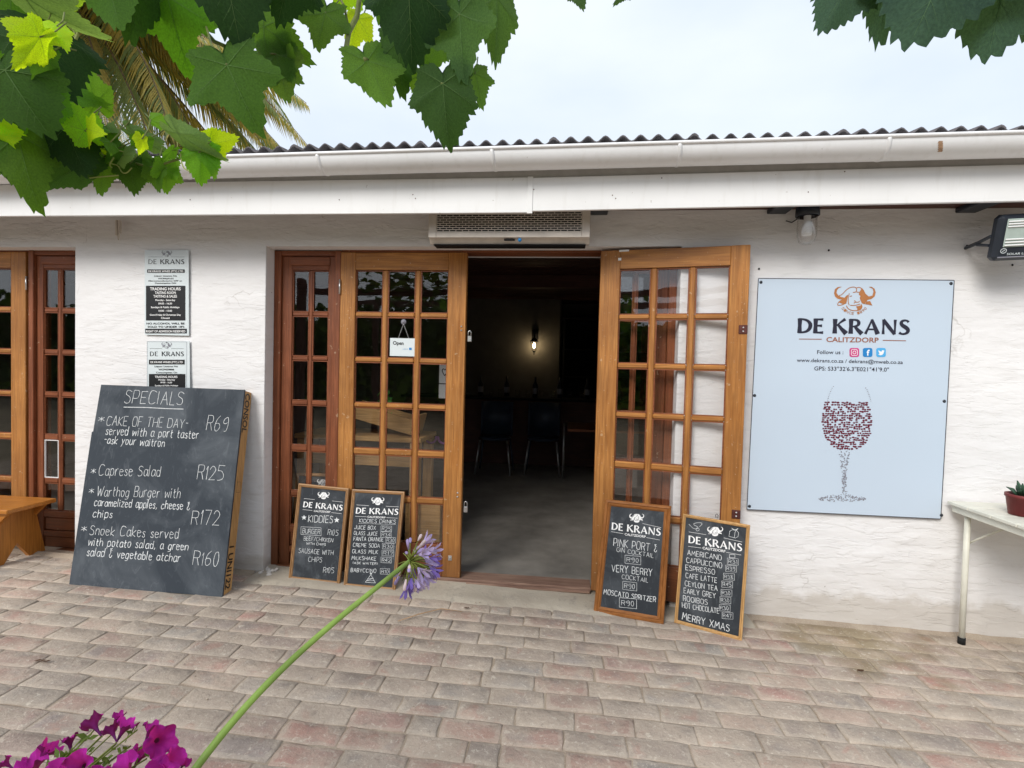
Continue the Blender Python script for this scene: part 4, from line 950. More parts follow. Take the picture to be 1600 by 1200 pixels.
notice(((230,533),(296,533),(297,640),(230,639)),'lower licence notice with black border, its foot hidden by the specials chalkboard',
 [('DE KRANS WINES (PTY) LTD',186,450,977,15,'w'),('Liquor Licence No',218,408,1010,12,'b'),('WCP/039808',250,376,1036,13,'b'),('Consumption On',230,402,1060,12,'b'),('TRADING HOURS',222,405,1098,17,'w'),('Monday - Saturday',250,386,1119,12,'w'),('09:00 - 16:30',268,362,1141,12,'w'),('Sundays & Public Holidays',222,410,1166,12,'w')],False)

# ------------------------------------------------------------------ specials chalkboard
P_=Panel((158,601),(382,609),(347,933),(108,913),('ground',-.10))
c=(P_.BL+P_.BR)/2; t=thing('specials_chalkboard','big black chalkboard of specials on a pine crate frame leaning left of the doors','chalkboard',c)
q=[Vector(k) for k in P_.q]; notch=P_.px(145.5,674); notch2=P_.px(143.4,675)
body=[q[0],q[1],q[2],q[3],Vector((notch.x,notch.y)),Vector((notch2.x,notch2.y))]
m=MB(); n=len(body); m.add([P_.W(p.x,p.y,d) for d in(-.012,0) for p in body],[tuple(range(n,2*n)),tuple(range(n-1,-1,-1))]+[(i,(i+1)%n,(i+1)%n+n,i+n) for i in range(n)]); m.build('board',M['slate_big'],t)
# crate planks behind: right side plank seen edge on, left one, cross battens
def plankbetween(a,b,w,dep,off,name,mat,jit=0):
    m=MB(); d=(b-a).normalized(); pq=Vector((-d.y,d.x))*w
    cs=[a,b,b+pq,a+pq]; m.add([P_.W(p.x,p.y,dd) for dd in(off-dep,off) for p in cs],[(4,5,6,7),(3,2,1,0),(0,1,5,4),(1,2,6,5),(2,3,7,6),(3,0,4,7)]); return m.build(name,mat,t)
rp=plankbetween(q[1]+Vector((-.004,.004)),q[2]+Vector((-.004,-.004)),.022,.072,-.013,'side_plank',M['raw_z'])
plankbetween(q[0]+Vector((.03,.004)),q[3]+Vector((.03,-.004)),.022,.072,-.013,'side_plank',M['raw_z'])
for f in(.1,.5,.9):
    a=q[0].lerp(q[3],f)+Vector((.035,0)); b=q[1].lerp(q[2],f)+Vector((-.03,0)); plankbetween(a,b,.09,.018,-.067,'cross_batten',M['raw_x'])
# stencilled words on the plank's outer edge
e0,e1=q[1]+Vector((-.0035,.004)),q[2]+Vector((-.0035,-.004))
class EdgeP:
    def __init__(s):
        s.a=P_.W(e0.x,e0.y,-.013); s.b=P_.W(e1.x,e1.y,-.013); s.v=(s.b-s.a).normalized(); s.u=-P_.n; s.n=s.v.cross(s.u)
        if s.n.x<0: s.n=-s.n
        s.L=(s.b-s.a).length
    def W(s,a,b,d=0): return s.a+s.u*a+s.v*b+s.n*d
EP=EdgeP(); m=MB()
printed(m,EP,lambda x,y:Vector((x,y)),'CONSOL',.012,EP.L-.012,.012,EP.L-.245,0,0)
m=MB()
def edgetext(txt,top,length,cap):
    vs,fs=fontmesh(txt,.02); xa=min(v[0] for v in vs); xb=max(v[0] for v in vs); h=.0012
    m.add([EP.W(.010+v[1]/.70*cap,EP.L-top-(v[0]-xa)/(xb-xa)*length,h) for v in vs],fs)
edgetext('CONSOL',.012,.24,.045); edgetext('1 UNI122',.905,.235,.042)
m.add([EP.W(a,b,.0011) for a,b in((.02,.60),(.021,.60),(.021,.66),(.02,.66))],[(0,1,2,3)])
for a,b,c_,d in((.018,.565,.052,.565),(.018,.625,.052,.625),(.018,.565,.018,.625),(.052,.565,.052,.625)):
    m.add([EP.W(min(a,c_),min(b,d),.0011),EP.W(max(a,c_)+.0015,min(b,d),.0011),EP.W(max(a,c_)+.0015,max(b,d)+.0015,.0011),EP.W(min(a,c_),max(b,d)+.0015,.0011)],[(0,1,2,3)])
m.build('stencil_lettering',M['prtblack'],rp)
mp_=mapper(P_,90,580,3.242); m=MB(); W1=.0026
def ck(*a,w=W1,**k): chalk(m,P_,mp_,*a,w=w,**k)
ck('SPECIALS',338,160,632,172,62,w=.0028); ribbon(m,P_,[mp_(335,182),mp_(450,184),mp_(560,190),mp_(638,192)],.004)
ck('*',205,262,235,262,32); ck('CAKE OF THE DAY-',247,275,658,289,46); ck('R69',752,300,860,306,72)
ck('served with a port taster',243,322,712,342,42,w=.0036); ck('-ask your waitron',235,366,540,384,40,w=.0036)
ck('*',167,525,192,525,32); ck('Caprese Salad',207,528,518,533,52); ck('R125',706,546,838,552,70)
ck('*',157,625,182,625,32); ck('Warthog Burger with',198,632,620,642,50); ck('caramelized apples, cheese &',185,682,668,703,40,w=.0036); ck('chips',178,740,275,743,40,w=.0036); ck('R172',676,775,817,781,70)
ck('*',118,818,146,818,34); ck('Snoek Cakes served',162,828,610,848,48); ck('with potato salad, a green',155,882,660,908,42,w=.0036); ck('salad & vegetable atchar',148,935,620,966,42,w=.0036); ck('R160',684,980,817,989,70)
m.build('chalk_writing',M['chalk'],t)
m=MB(); r_=random.Random(2)

# ------------------------------------------------------------------ small framed menu boards
def menuboard(name,label,corners,top_y,fmat,fwid,logo,write,prof=.018,inside=None):
    P=Panel(*corners,('ground',top_y)) if inside is None else inside
    c=(P.BL+P.BR)/2; t=thing('menu_chalkboard',label,'chalkboard',c,'framed menu chalkboards')
    q=[Vector(k) for k in P.q]; cen=sum(q,Vector((0,0)))/4
    def inset(d):
        out=[]
        for i in range(4):
            a,b,c_=q[i-1],q[i],q[(i+1)%4]; d1=(b-a).normalized(); d2=(c_-b).normalized(); n1=Vector((-d1.y,d1.x)); n2=Vector((-d2.y,d2.x)); k=d/(1+n1.dot(n2)); out.append(b+(n1+n2)*k)
        return out
    rings=[(0,-.016),(0,-.004),(fwid*.12,.0),(fwid*.40,.001),(fwid*.52,-.003),(fwid*.62,.0),(fwid*.80,-.001),(fwid,-.007),(fwid,-.016)]
    R_=[inset(d) for d,_ in rings]
    for i in range(4):
        j=(i+1)%4; m=MB(); vs=[]
        for (d,h),rg_ in zip(rings,R_): vs+=[P.W(*rg_[i],h),P.W(*rg_[j],h)]
        n=len(rings); m.add(vs,[(2*k,2*k+1,2*k+3,2*k+2) for k in range(n-1)]+[(2*n-2,2*n-1,1,0)])
        m.build('frame_side',M[fmat+('_x' if i%2==0 else '_z')],t)
    q2=inset(fwid-.002); slab(P,[tuple(k) for k in q2],.006,None,-.008).build('slate',M['slate'],t)
    P2=Panel.__new__(Panel); P2.__dict__.update(P.__dict__); P2.W=lambda a,b,d=0:P.W(a,b,d-.0082)
    lm=MB(); ml=MB(); m=MB(); mp=logo(lm,ml,P2); write(m,P2,mp)
    lm.build('printed_logo',M['paintwhite'],t); 
    if ml.v: ml.build('logo_detail',M['slate'],t)
    if m.v: m.build('chalk_writing',M['chalk'],t)
    return t,P
def logo_at(ox,oy,sc,e,dl,lines_,cl):
    def f(lm,ml,P):
        mp=mapper(P,ox,oy,sc); emblem(lm,P,mp,e[0],e[1],e[2],True,ml)
        flared(lm,P,mp,'DE KRANS',*dl,1.1)
        for a,b,c_,d in lines_: ribbon(lm,P,[mp(a,b),mp(c_,d)],.0016)
        printed(lm,P,mp,'CALITZDORP',*cl,.02)
        return mp
    return f
def pr(m,P,mp,t_,x0,y0,x1,y1,h=34,w=.0024,bx=6): # boxed price
    w*=.72; chalk(m,P,mp,t_,x0,y0,x1,y1,h*.92,w=w)
    dy=y1-y0; boxline(m,P,mp,x0-bx,y0+bx,x1+bx,y1+bx+dy*.2,x1+bx,y1-h-bx,x0-bx,y0-h-bx,w*.8)
def star(m,P,mp,x,y,r): 
    pts=[mp(x+r*(1 if k%2==0 else .42)*math.sin(k*math.pi/5),y-r*(1 if k%2==0 else .42)*math.cos(k*math.pi/5)) for k in range(10)]; poly(m,P,pts[::-1])
def w_k1(m,P,mp):
    star(m,P,mp,342,548,20); star(m,P,mp,578,566,22); chalk(m,P,mp,'KIDDIES',372,580,548,588,50,w=.0032)
    pr(m,P,mp,'BURGER',330,660,455,668,36,.003,10); chalk(m,P,mp,'R105',512,672,586,680,38); chalk(m,P,mp,'BEEF/CHIKKEN',340,712,550,726,28); chalk(m,P,mp,'WITH CHIPS',358,742,498,752,16,w=.002)
    chalk(m,P,mp,'SAUSAGE WITH',302,802,552,820,34); chalk(m,P,mp,'CHIPS',372,866,470,872,34); chalk(m,P,mp,'R105',480,945,556,950,36)
menuboard('k1','framed kiddies chalkboard with burger and sausage prices, leftmost at the closed door',((466,755),(545,763),(530,915),(450,906)),.075,'pine',.021,
 logo_at(400,690,4.615,(484,390,85),(333,472,618,498,40),[(342,410,420,418),(545,428,622,436),(332,490,402,497),(540,512,614,520)],(412,506,532,514,12)),w_k1)
def w_k2(m,P,mp):
    chalk(m,P,mp,'KIDDIES DRINKS',742,582,1003,592,26,w=.0022); ribbon(m,P,[mp(735,590),mp(1005,598)],.0012)
    for i,(tx,x0,x1,pz,px0,px1,py) in enumerate((('JUICE BOX',705,858,'R25',905,968,640),('GLASS JUICE',702,872,'R34',903,966,682),('FANTA ORANGE',700,915,'R30',940,996,722),('CREME SODA',696,888,'R30',915,984,766),('GLASS MILK',690,875,'R17',912,984,816),('MILKSHAKE',686,862,'R42',905,966,866),('BABYCCINO',680,862,'R10',900,954,948))):
        y=(630,672,714,758,804,852,940)[i]; chalk(m,P,mp,tx,x0,y,x1,y+6,26,w=.0022); pr(m,P,mp,pz,px0,py,px1,py+3,26,.0022,7)
    chalk(m,P,mp,'(ASK WAITER)',694,882,872,890,16,w=.0018)
    ribbon(m,P,[mp(825,960),mp(785,1015),mp(858,1020),mp(825,960)],.002); ribbon(m,P,[mp(800,992),mp(845,985),mp(795,1004),mp(850,1004)],.0016); star(m,P,mp,826,952,11)
menuboard('k2','framed kiddies drinks chalkboard with little tree drawing, second from left at the closed door',((550,764),(632,768),(617,925),(536,917)),.075,'pine',.021,
 logo_at(400,690,4.615,(876,430,92),(714,518,1022,528,42),[(722,456,812,462),(935,466,1026,470),(712,538,795,542),(938,548,1018,552)],(800,548,930,554,13)),w_k2)
def w_c(m,P,mp):
    chalk(m,P,mp,'PINK PORT &',212,592,458,630,42,w=.0028); chalk(m,P,mp,'GIN COCKTAIL',230,625,440,662,24); pr(m,P,mp,'R90',288,682,358,690,26,.0026,10)
    chalk(m,P,mp,'VERY BERRY',202,738,432,766,38,w=.0028); chalk(m,P,mp,'COCKTAIL',260,780,408,802,24); pr(m,P,mp,'R90',274,832,336,840,28,.0026,9)
    chalk(m,P,mp,'MOSCATO SPRITZER',156,868,452,914,28,w=.0028); pr(m,P,mp,'R90',258,930,332,938,30,.003,12)
menuboard('cock','cocktail chalkboard in a thick orange wood frame leaning on the open door',((946,780),(1049,791),(1037,976),(927,957)),-.035,'dpine',.036,
 logo_at(900,690,3.636,(345,436,84),(200,500,480,536,40),[(378,466,484,490),(198,512,268,524),(400,546,476,560)],(276,533,396,548,13)),w_c)
def w_o(m,P,mp):
    for i,(tx,x0,x1,pz) in enumerate((('AMERICANO',632,825,'R31'),('CAPPUCCINO',626,828,'R39'),('ESPRESSO',622,788,'R38'),('CAFE LATTE',622,800,'R45'),('CEYLON TEA',618,802,'R30'),('EARLY GREY',612,792,'R30'),('ROOIBOS',608,746,'R30'),('HOT CHOCOLATE',602,812,'R47'))):
        y=(645,688,730,775,820,862,906,945)[i]; dy=.165*(x1-x0); chalk(m,P,mp,tx,x0,y,x1,y+dy,28,w=.0024)
        pxx=(866,856,844,834,830,824,820,836)[i]; py=(692,732,778,822,870,912,956,1000)[i]; pr(m,P,mp,pz,pxx,py,pxx+48,py+4,22,.0022,7)
    boxline(m,P,mp,872,662,902,662,902,644,872,642,.002)
    chalk(m,P,mp,'MERRY XMAS',602,1012,870,1082,38,w=.0032)
    for pts in(((640,470),(670,500),(700,490),(660,470),(690,460),(720,465),(700,485)),((868,540),(875,500),(925,508),(918,552),(868,540)),((895,500),(880,490),(900,505),(925,492),(905,506),(898,548))): ribbon(m,P,chaikin([mp(*p) for p in pts],1),.0018)
    ribbon(m,P,[mp(690+9*math.cos(a*.7),500+9*math.sin(a*.7)) for a in range(10)],.0018)
ct,cp=menuboard('coff','coffee and tea chalkboard wishing Merry Xmas in a narrow frame, rightmost of the boards',((1067,803),(1172,821),(1159,1002),(1053,973)),-.11,'raw',.017,
 logo_at(900,690,3.636,(790,512,90),(636,576,942,626,42),[(640,514,738,530),(838,548,944,572),(636,596,712,606),(852,630,938,646)],(718,612,848,632,14)),w_o)
m=MB(); 
a=onY(1119,808,-.10); m.tube([a+Vector((0,0,-.005)),a+Vector((-.004,0,.012)),a+Vector((.004,0,.018)),a+Vector((.010,0,.010)),a+Vector((.008,0,-.006))],.0018,6); m.build('hanging_wire',M['dkmetal'],ct)
# board standing inside, behind the sidelight glass
PI=Panel((462,739),(520,741),(520,905),(450,905),('plane',.22))
def w_i(m,P,mp): pass
menuboard('in','framed chalkboard standing inside behind the sidelight glass, only its top showing',None,0,'pine',.02,
 logo_at(400,690,4.615,(480,298,85),(340,380,600,400,36),[],(412,415,532,420,12)),w_i,inside=PI)

# ------------------------------------------------------------------ bench, table, pot
t=thing('wooden_bench','orange varnished wooden bench with notched plank leg at far left','bench',(-3.35,-.15,.06))
zt=.42; m=MB(); m.box(-4.6,-3.30,-.265,.035,zt-.026,zt,.004); 
sh=Matrix.Identity(4)
m.build('seat',M['bench'],t)
m=MB(); m.box(-4.55,-3.325,-.235,-.212,zt-.14,zt-.0265,.003); m.v=[Vector((v.x-(.11 if (v.x>-3.5 and v.z<zt-.1) else 0),v.y,v.z)) for v in m.v]; m.build('apron',M['bench'],t)
m=MB(); m.box(-4.55,-3.325,-.02,.003,zt-.14,zt-.0265,.003); m.v=[Vector((v.x-(.11 if (v.x>-3.5 and v.z<zt-.1) else 0),v.y,v.z)) for v in m.v]; m.build('apron',M['bench'],t)
for xl in(-3.40,-4.45):
    m=MB(); pts=[(-.29,.062),(-.20,.062),(-.125,.17),(-.05,.062),(.05,.062),(-.02,zt-.027),(-.21,zt-.027)]; n=len(pts)
    pts=[(y_,z_) for y_,z_ in pts]; m.add([(x,y_,z_) for x in(xl-.025,xl) for y_,z_ in pts],[tuple(range(n-1,-1,-1)),tuple(range(n,2*n))]+[(i,(i+1)%n,(i+1)%n+n,i+n) for i in range(n)]); m.build('leg',wood('bench_leg_wood',(.40,.15,.025),(.58,.24,.045),'z',.35) if xl>-4 else M['bench'],t)
t=thing('side_table','cream painted folding table with pipe legs against the wall at far right','table',(2.6,-.25,g(2.5)))
zt=.70; m=MB()
for k,(y0,y1) in enumerate(((-.575,-.45),(-.447,-.31),(-.307,-.17),(-.167,-.03))):
    mm=MB(); mm.box(2.062,3.4,y0,y1,zt-.018,zt,.003); mm.build('top_plank',M['table'],t)
m.box(2.08,3.38,-.565,-.545,zt-.055,zt-.0185,.002); m.box(2.08,2.10,-.544,-.04,zt-.055,zt-.0185,.002); m.build('apron',M['table'],t)
for lx,lyy in((2.112,-.105),(2.135,-.53),(3.3,-.53),(3.3,-.08)):
    m=MB(); m.tube([(lx,lyy,zt-.02),(lx+.0,lyy,g(lx)+.025)],.0135,12); lg=m.build('leg',M['table'],t,sm=True)
    m=MB(); m.lathe((lx,lyy,g(lx)),[(0,0),(.017,0),(.017,.035),(.0137,.036)],12); m.build('rubber_foot',M['rubber'],lg,sm=True)
m=MB(); m.tube([(2.125,-.105,.50),(2.16,-.15,.55),(2.25,-.25,zt-.04)],.006,6); m.build('brace',M['table'],t,sm=True)
# hide no legs: the front ones stand outside the picture
t=thing('potted_succulent','red plastic pot with dark green succulent on the cream table','plant',(2.19,-.30,zt))
m=MB(); m.lathe((2.225,-.28,zt+.002),[(0,0),(.052,0),(.064,.085),(.068,.085),(.068,.10),(.062,.10),(.060,.085)],28); m.build('pot',M['pot'],t,sm=True)
m=MB(); m.lathe((2.225,-.28,zt+.085),[(.062,0),(0,.004)],20); m.build('soil',M['soil'],t)
r_=random.Random(4)
for k in range(16):
    a=r_.uniform(0,6.28); rr=r_.uniform(.015,.055); h=r_.uniform(.03,.08); b0=Vector((2.225+rr*.5*math.cos(a),-.28+rr*.5*math.sin(a),zt+.09)); m=MB()
    tip=b0+Vector((rr*math.cos(a),rr*math.sin(a),h)); md=(b0+tip)/2+Vector((0,0,.01)); m.tube([b0,md,tip],[.008,.013,.003],7,flat=.6); m.build('leaf',M['succ'],t,sm=True)
t=thing('potted_succulent','smaller brown pot behind the red pot on the cream table','plant',(2.46,-.14,zt))
m=MB(); m.lathe((2.46,-.13,zt+.002),[(0,0),(.04,0),(.052,.10),(.055,.12),(.049,.12),(.047,.10)],24); m.build('pot',M['terr'],t,sm=True)
m=MB()
for k in range(14):
    a=k*2.4; b0=Vector((2.46,-.13,zt+.11)); tip=b0+Vector((.05*math.cos(a),.05*math.sin(a),.03+.004*k)); m.tube([b0,(b0+tip)/2+Vector((0,0,.012)),tip],[.007,.011,.003],6,flat=.6)
m.build('foliage',M['succ'],t,sm=True)

# ------------------------------------------------------------------ debris
t0=onG(625,974); m=MB(); m.tube([onG(622,974)+Vector((0,0,.012)),onG(655,964)+Vector((0,0,.016)),onG(690,955)+Vector((0,0,.014)),onG(722,959)+Vector((0,0,.012))],[.002,.003,.0026,.0012],6)
o=m.build('dry_stalk',plain('dry_stalk_brown',(.42,.27,.16),.8,.2,0,.2),sm=True); tag(o,'thin dry brown stalk lying on the pavers in front of the doorway','twig')
r_=random.Random(11)
for (px,py,lab) in((64,1035,'curled brown dead leaf on the pavers near the left edge'),(1343,1050,'small dark dry leaf on the pavers right of the coffee board'),(728,952,'tiny dark dry leaf on the pavers before the doorway')):
    p=onG(px,py)+Vector((0,0,.006)); m=MB(); s_=.03 if px<100 else .012
    for k in range(3): a=r_.uniform(0,.6); m.add([p+Vector((-s_+k*s_*.7,-.004,0)),p+Vector((-s_*.3+k*s_*.7,-.008,.004)),p+Vector((s_*.2+k*s_*.7,0,.007)),p+Vector((-s_*.5+k*s_*.7,.008,.003))],[(0,1,2,3)])
    o=m.build('dry_leaf',plain('dead_leaf_brown',(.09,.05,.03),.9,.1,0,.3)); tag(o,lab,'leaf')
m=MB(); p=onG(415,898)
for k in range(16):
    a=p+Vector((r_.uniform(-.05,.05),r_.uniform(-.02,.05),r_.uniform(.004,.03))); s_=r_.uniform(.008,.018); m.lathe(a,[(0,-s_),(s_*.8,-s_*.4),(s_,s_*.2),(s_*.5,s_*.7),(0,s_)],6)
o=m.build('plaster_rubble',M['plaster']); tag(o,'crumbled white plaster lump at the foot of the wall left of the doors','rubble')

m=MB()
for k in range(520):
    x=r_.uniform(-4.4,3.4); y_=r_.uniform(-2.9,-.06); 
    if r_.random()<.45: y_=-.02-abs(r_.gauss(0,.10))
    s_=r_.uniform(.0015,.0045)*(1.5 if r_.random()<.08 else 1); m.lathe((x,y_,g(x)+s_*.5+(.008 if -1.8<x<1 and y_>-.16 else 0)),[(0,-s_*.6),(s_,0),(s_*.7,s_*.5),(0,s_*.7)],5)
gr_=m.build('grit',M['sand'],kind='stuff'); tag(gr_,'loose grit and small pebbles scattered over the pavers','gravel')
# ------------------------------------------------------------------ inside the room
def chair(x,y,lab):
    t=thing('dining_chair',lab,'chair',(x,y,.045),'navy chairs in the dark room')
    m=MB(); m.lathe((x,y,.48),[(0,-.02),(.17,-.018),(.205,0),(.19,.018),(0,.012)],22); m.build('seat',M['chair'],t,sm=True)
    for sx in(-1,1):
        for sy in(-1,1):
            m=MB(); m.tube([(x+sx*.17,y+sy*.15,.47),(x+sx*.22,y+sy*.2,.045)],.012,8); m.build('leg',M['steel'] if sy<0 else M['chair'],t,sm=True)
    m=MB(); n=12
    for k in range(n+1):
        a=R(25+130*k/n); 
        for z in(.50,.93): m.v.append(Vector((x+.23*math.cos(a),y+.05+.17*math.sin(a),z)))
    for k in range(n): m.f.append([2*k,2*k+2,2*k+3,2*k+1]); m.m.append(0)
    o=m.build('backrest',M['chair'],t,sm=True); sd_=o.modifiers.new('s','SOLIDIFY'); sd_.thickness=.02
chair(-.84,3.35,'left navy dining chair facing the doorway in the dark room'); chair(-.24,3.45,'right navy dining chair facing the doorway in the dark room')
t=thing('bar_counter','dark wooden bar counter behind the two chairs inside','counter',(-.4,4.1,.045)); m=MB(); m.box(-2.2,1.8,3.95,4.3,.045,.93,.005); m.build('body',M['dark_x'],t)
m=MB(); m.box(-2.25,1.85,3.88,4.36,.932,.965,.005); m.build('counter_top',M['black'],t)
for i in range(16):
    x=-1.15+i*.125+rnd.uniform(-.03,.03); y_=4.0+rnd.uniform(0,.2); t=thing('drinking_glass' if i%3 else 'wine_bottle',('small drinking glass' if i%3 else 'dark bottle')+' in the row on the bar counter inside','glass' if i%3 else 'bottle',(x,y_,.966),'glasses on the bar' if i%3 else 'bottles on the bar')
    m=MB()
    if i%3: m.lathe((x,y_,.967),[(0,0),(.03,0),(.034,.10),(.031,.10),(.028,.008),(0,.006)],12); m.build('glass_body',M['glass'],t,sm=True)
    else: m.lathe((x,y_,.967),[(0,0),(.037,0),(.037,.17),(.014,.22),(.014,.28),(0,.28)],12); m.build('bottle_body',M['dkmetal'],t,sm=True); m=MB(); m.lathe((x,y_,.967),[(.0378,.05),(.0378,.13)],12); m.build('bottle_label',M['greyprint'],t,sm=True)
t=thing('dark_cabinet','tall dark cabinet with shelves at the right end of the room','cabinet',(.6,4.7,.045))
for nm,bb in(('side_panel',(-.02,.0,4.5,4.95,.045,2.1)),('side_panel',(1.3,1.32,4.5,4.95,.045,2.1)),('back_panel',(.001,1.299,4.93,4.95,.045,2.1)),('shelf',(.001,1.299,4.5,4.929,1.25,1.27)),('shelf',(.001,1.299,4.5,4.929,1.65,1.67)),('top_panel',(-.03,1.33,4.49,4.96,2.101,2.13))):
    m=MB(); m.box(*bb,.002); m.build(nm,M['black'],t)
# lantern
lx,ly,lz=-.44,4.34,1.70
t=thing('wall_lantern','lit black coach lantern glowing on the back wall of the dark room','lantern',(lx,ly,lz-.3))
m=MB(); m.lathe((lx,ly,lz-.02),[(0,-.115),(.008,-.11),(.006,-.085),(.016,-.075),(.022,-.06)],10); m.tube([(lx,ly,lz+.14),(lx,ly+.05,lz+.20),(lx,ly+.14,lz+.16)],.010,8); m.box(lx-.04,lx+.04,4.47,4.499,lz+.08,lz+.24,.006)
m.lathe((lx,ly,lz),[(.062,.055),(.058,.07),(.03,.10),(.012,.115),(.014,.14),(0,.165)],12); m.build('body',M['black'],t,sm=True)
for k in range(6):
    a=k*math.pi/3; m=MB(); m.tube([(lx+.028*math.cos(a),ly+.028*math.sin(a),lz-.08),(lx+.056*math.cos(a),ly+.056*math.sin(a),lz+.056)],.0035,5); m.build('cage_bar',M['black'],t)
m=MB(); m.lathe((lx,ly,lz-.04),[(0,0),(.014,.01),(.022,.035),(.017,.06),(.008,.08),(0,.08)],12); m.build('bulb',M['bulb'],t,sm=True)
ll=bpy.data.lights.new('lantern_light','POINT'); ll.energy=1.1; ll.color=(1,.75,.40); ll.shadow_soft_size=.03
lo=bpy.data.objects.new('lantern_light',ll); col.objects.link(lo); lo.location=(lx,ly+.0,lz+.01)
lo.location=(lx,ly+.035,lz-.0)
# display bench behind the closed door
t=thing('display_table','rustic wooden display table inside behind the closed door glass','table',(-1.5,.8,.045))
m=MB(); m.box(-1.95,-1.0,.55,1.0,.80,.835,.006,Matrix.Translation((0,0,0))); m.build('tabletop',M['raw_x'],t)
for x,y_ in((-1.9,.6),(-1.9,.95),(-1.05,.6),(-1.05,.95)):
    m=MB(); m.box(x-.035,x+.035,y_-.035,y_+.035,.046,.799,.004); m.build('leg',M['raw_z'],t)
m=MB(); m.box(-1.86,-1.08,.58,.60,.62,.70,.003); m.build('rail',M['raw_x'],t)
t=thing('wooden_trough','slanted wooden trough on the display table behind the door glass','box',(-1.35,.75,.84)); m=MB(); T=Matrix.Translation((-1.33,.72,.93))@Matrix.Rotation(R(14),4,'Y')
m.box(-.25,.25,-.1,.1,-.02,.0,.003,T); m.box(-.25,.25,-.12,-.1,-.02,.09,.003,T); m.box(-.25,.25,.1,.12,-.02,.09,.003,T); m.box(.25,.27,-.12,.12,-.02,.13,.003,T); m.build('trough_body',M['raw_x'],t)
o=MB(); 
for k in range(40):
    a=Vector((-1.30+rnd.gauss(0,.03),.62,1.08+rnd.gauss(0,.05))); d=Vector((rnd.uniform(-.03,.03),rnd.uniform(-.02,.02),rnd.uniform(-.03,.03))); o.add([a,a+d,a+d+Vector((.01,.0,.02)),a+Vector((.012,0,.012))],[(0,1,2,3)])
ob=o.build('green_gift_bag',leafmat('green_wrap',False,(.10,.35,.10),.3)); tag(ob,'crumpled green wrapped item on the trough behind the door glass','gift')
t=thing('greeting_card','pale cards with a heart drawing on a stand inside behind the door glass','card',(-.9,1.0,.9))
m=MB(); m.box(-.99,-.84,1.0,1.003,1.22,1.38); m.box(-.99,-.84,1.0,1.003,1.10,1.212); m.build('card_sheet',M['paintwhite'],t)
class CP:
    def W(s,a,b,d=0): return Vector((-.915+a,.9995-d,1.31+b))
m=MB(); ribbon(m,CP(),chaikin([Vector(p) for p in((-.03,-.03),(-.055,.01),(-.04,.03),(-.03,.012),(-.018,.03),(-.005,.01),(-.03,-.03))],2),.006); m.build('heart_drawing',M['prtblack'],t)
m=MB(); m.box(-.92,-.91,1.004,1.01,.045,1.3); m.box(-.99,-.84,.93,1.08,.045,.06); m.build('stand',M['dkmetal'],t)
t=thing('bead_string','loops of purple beads hanging inside behind the door glass','beads',(-.83,.9,.7)); 
for j in range(3):
    m=MB()
    for k in range(12): a=math.pi*k/11; m.lathe((-1.12+j*.10+.042*math.cos(a),.9,.80-.045*math.sin(a)),[(0,-.011),(.010,-.004),(.010,.004),(0,.011)],7)
    m.build('bead_loop',plain('purple_bead',(.22,.05,.25),.3,.5),t,sm=True)
t=thing('cloth_bundle','pale folded cloth and boxes on the floor under the display table','cloth',(-1.5,.7,.05)); m=MB(); m.box(-1.85,-1.15,.5,.9,.05,.30,.05); m.build('folded_cloth',M['greyprint'],t,sm=False)
m=MB(); m.box(-1.12,-.86,.6,.8,.05,.36,.004); m.build('carton',M['raw_x'],t)
t=thing('dining_table','reddish table edge with steel leg just inside the doorway at right','table',(.4,2.6,.045)); m=MB(); m.box(.055,1.2,2.3,3.0,.72,.745,.004); m.build('tabletop',M['red_x'],t)
for x,y_ in((.0,3.15),(1.15,2.9),(1.15,2.35)): 
    m=MB(); m.tube([(x+.02 if x<.1 else x,y_,.719),(x+.02 if x<.1 else x,y_,.046)],.013,8); m.build('leg',M['steel'],t,sm=True)

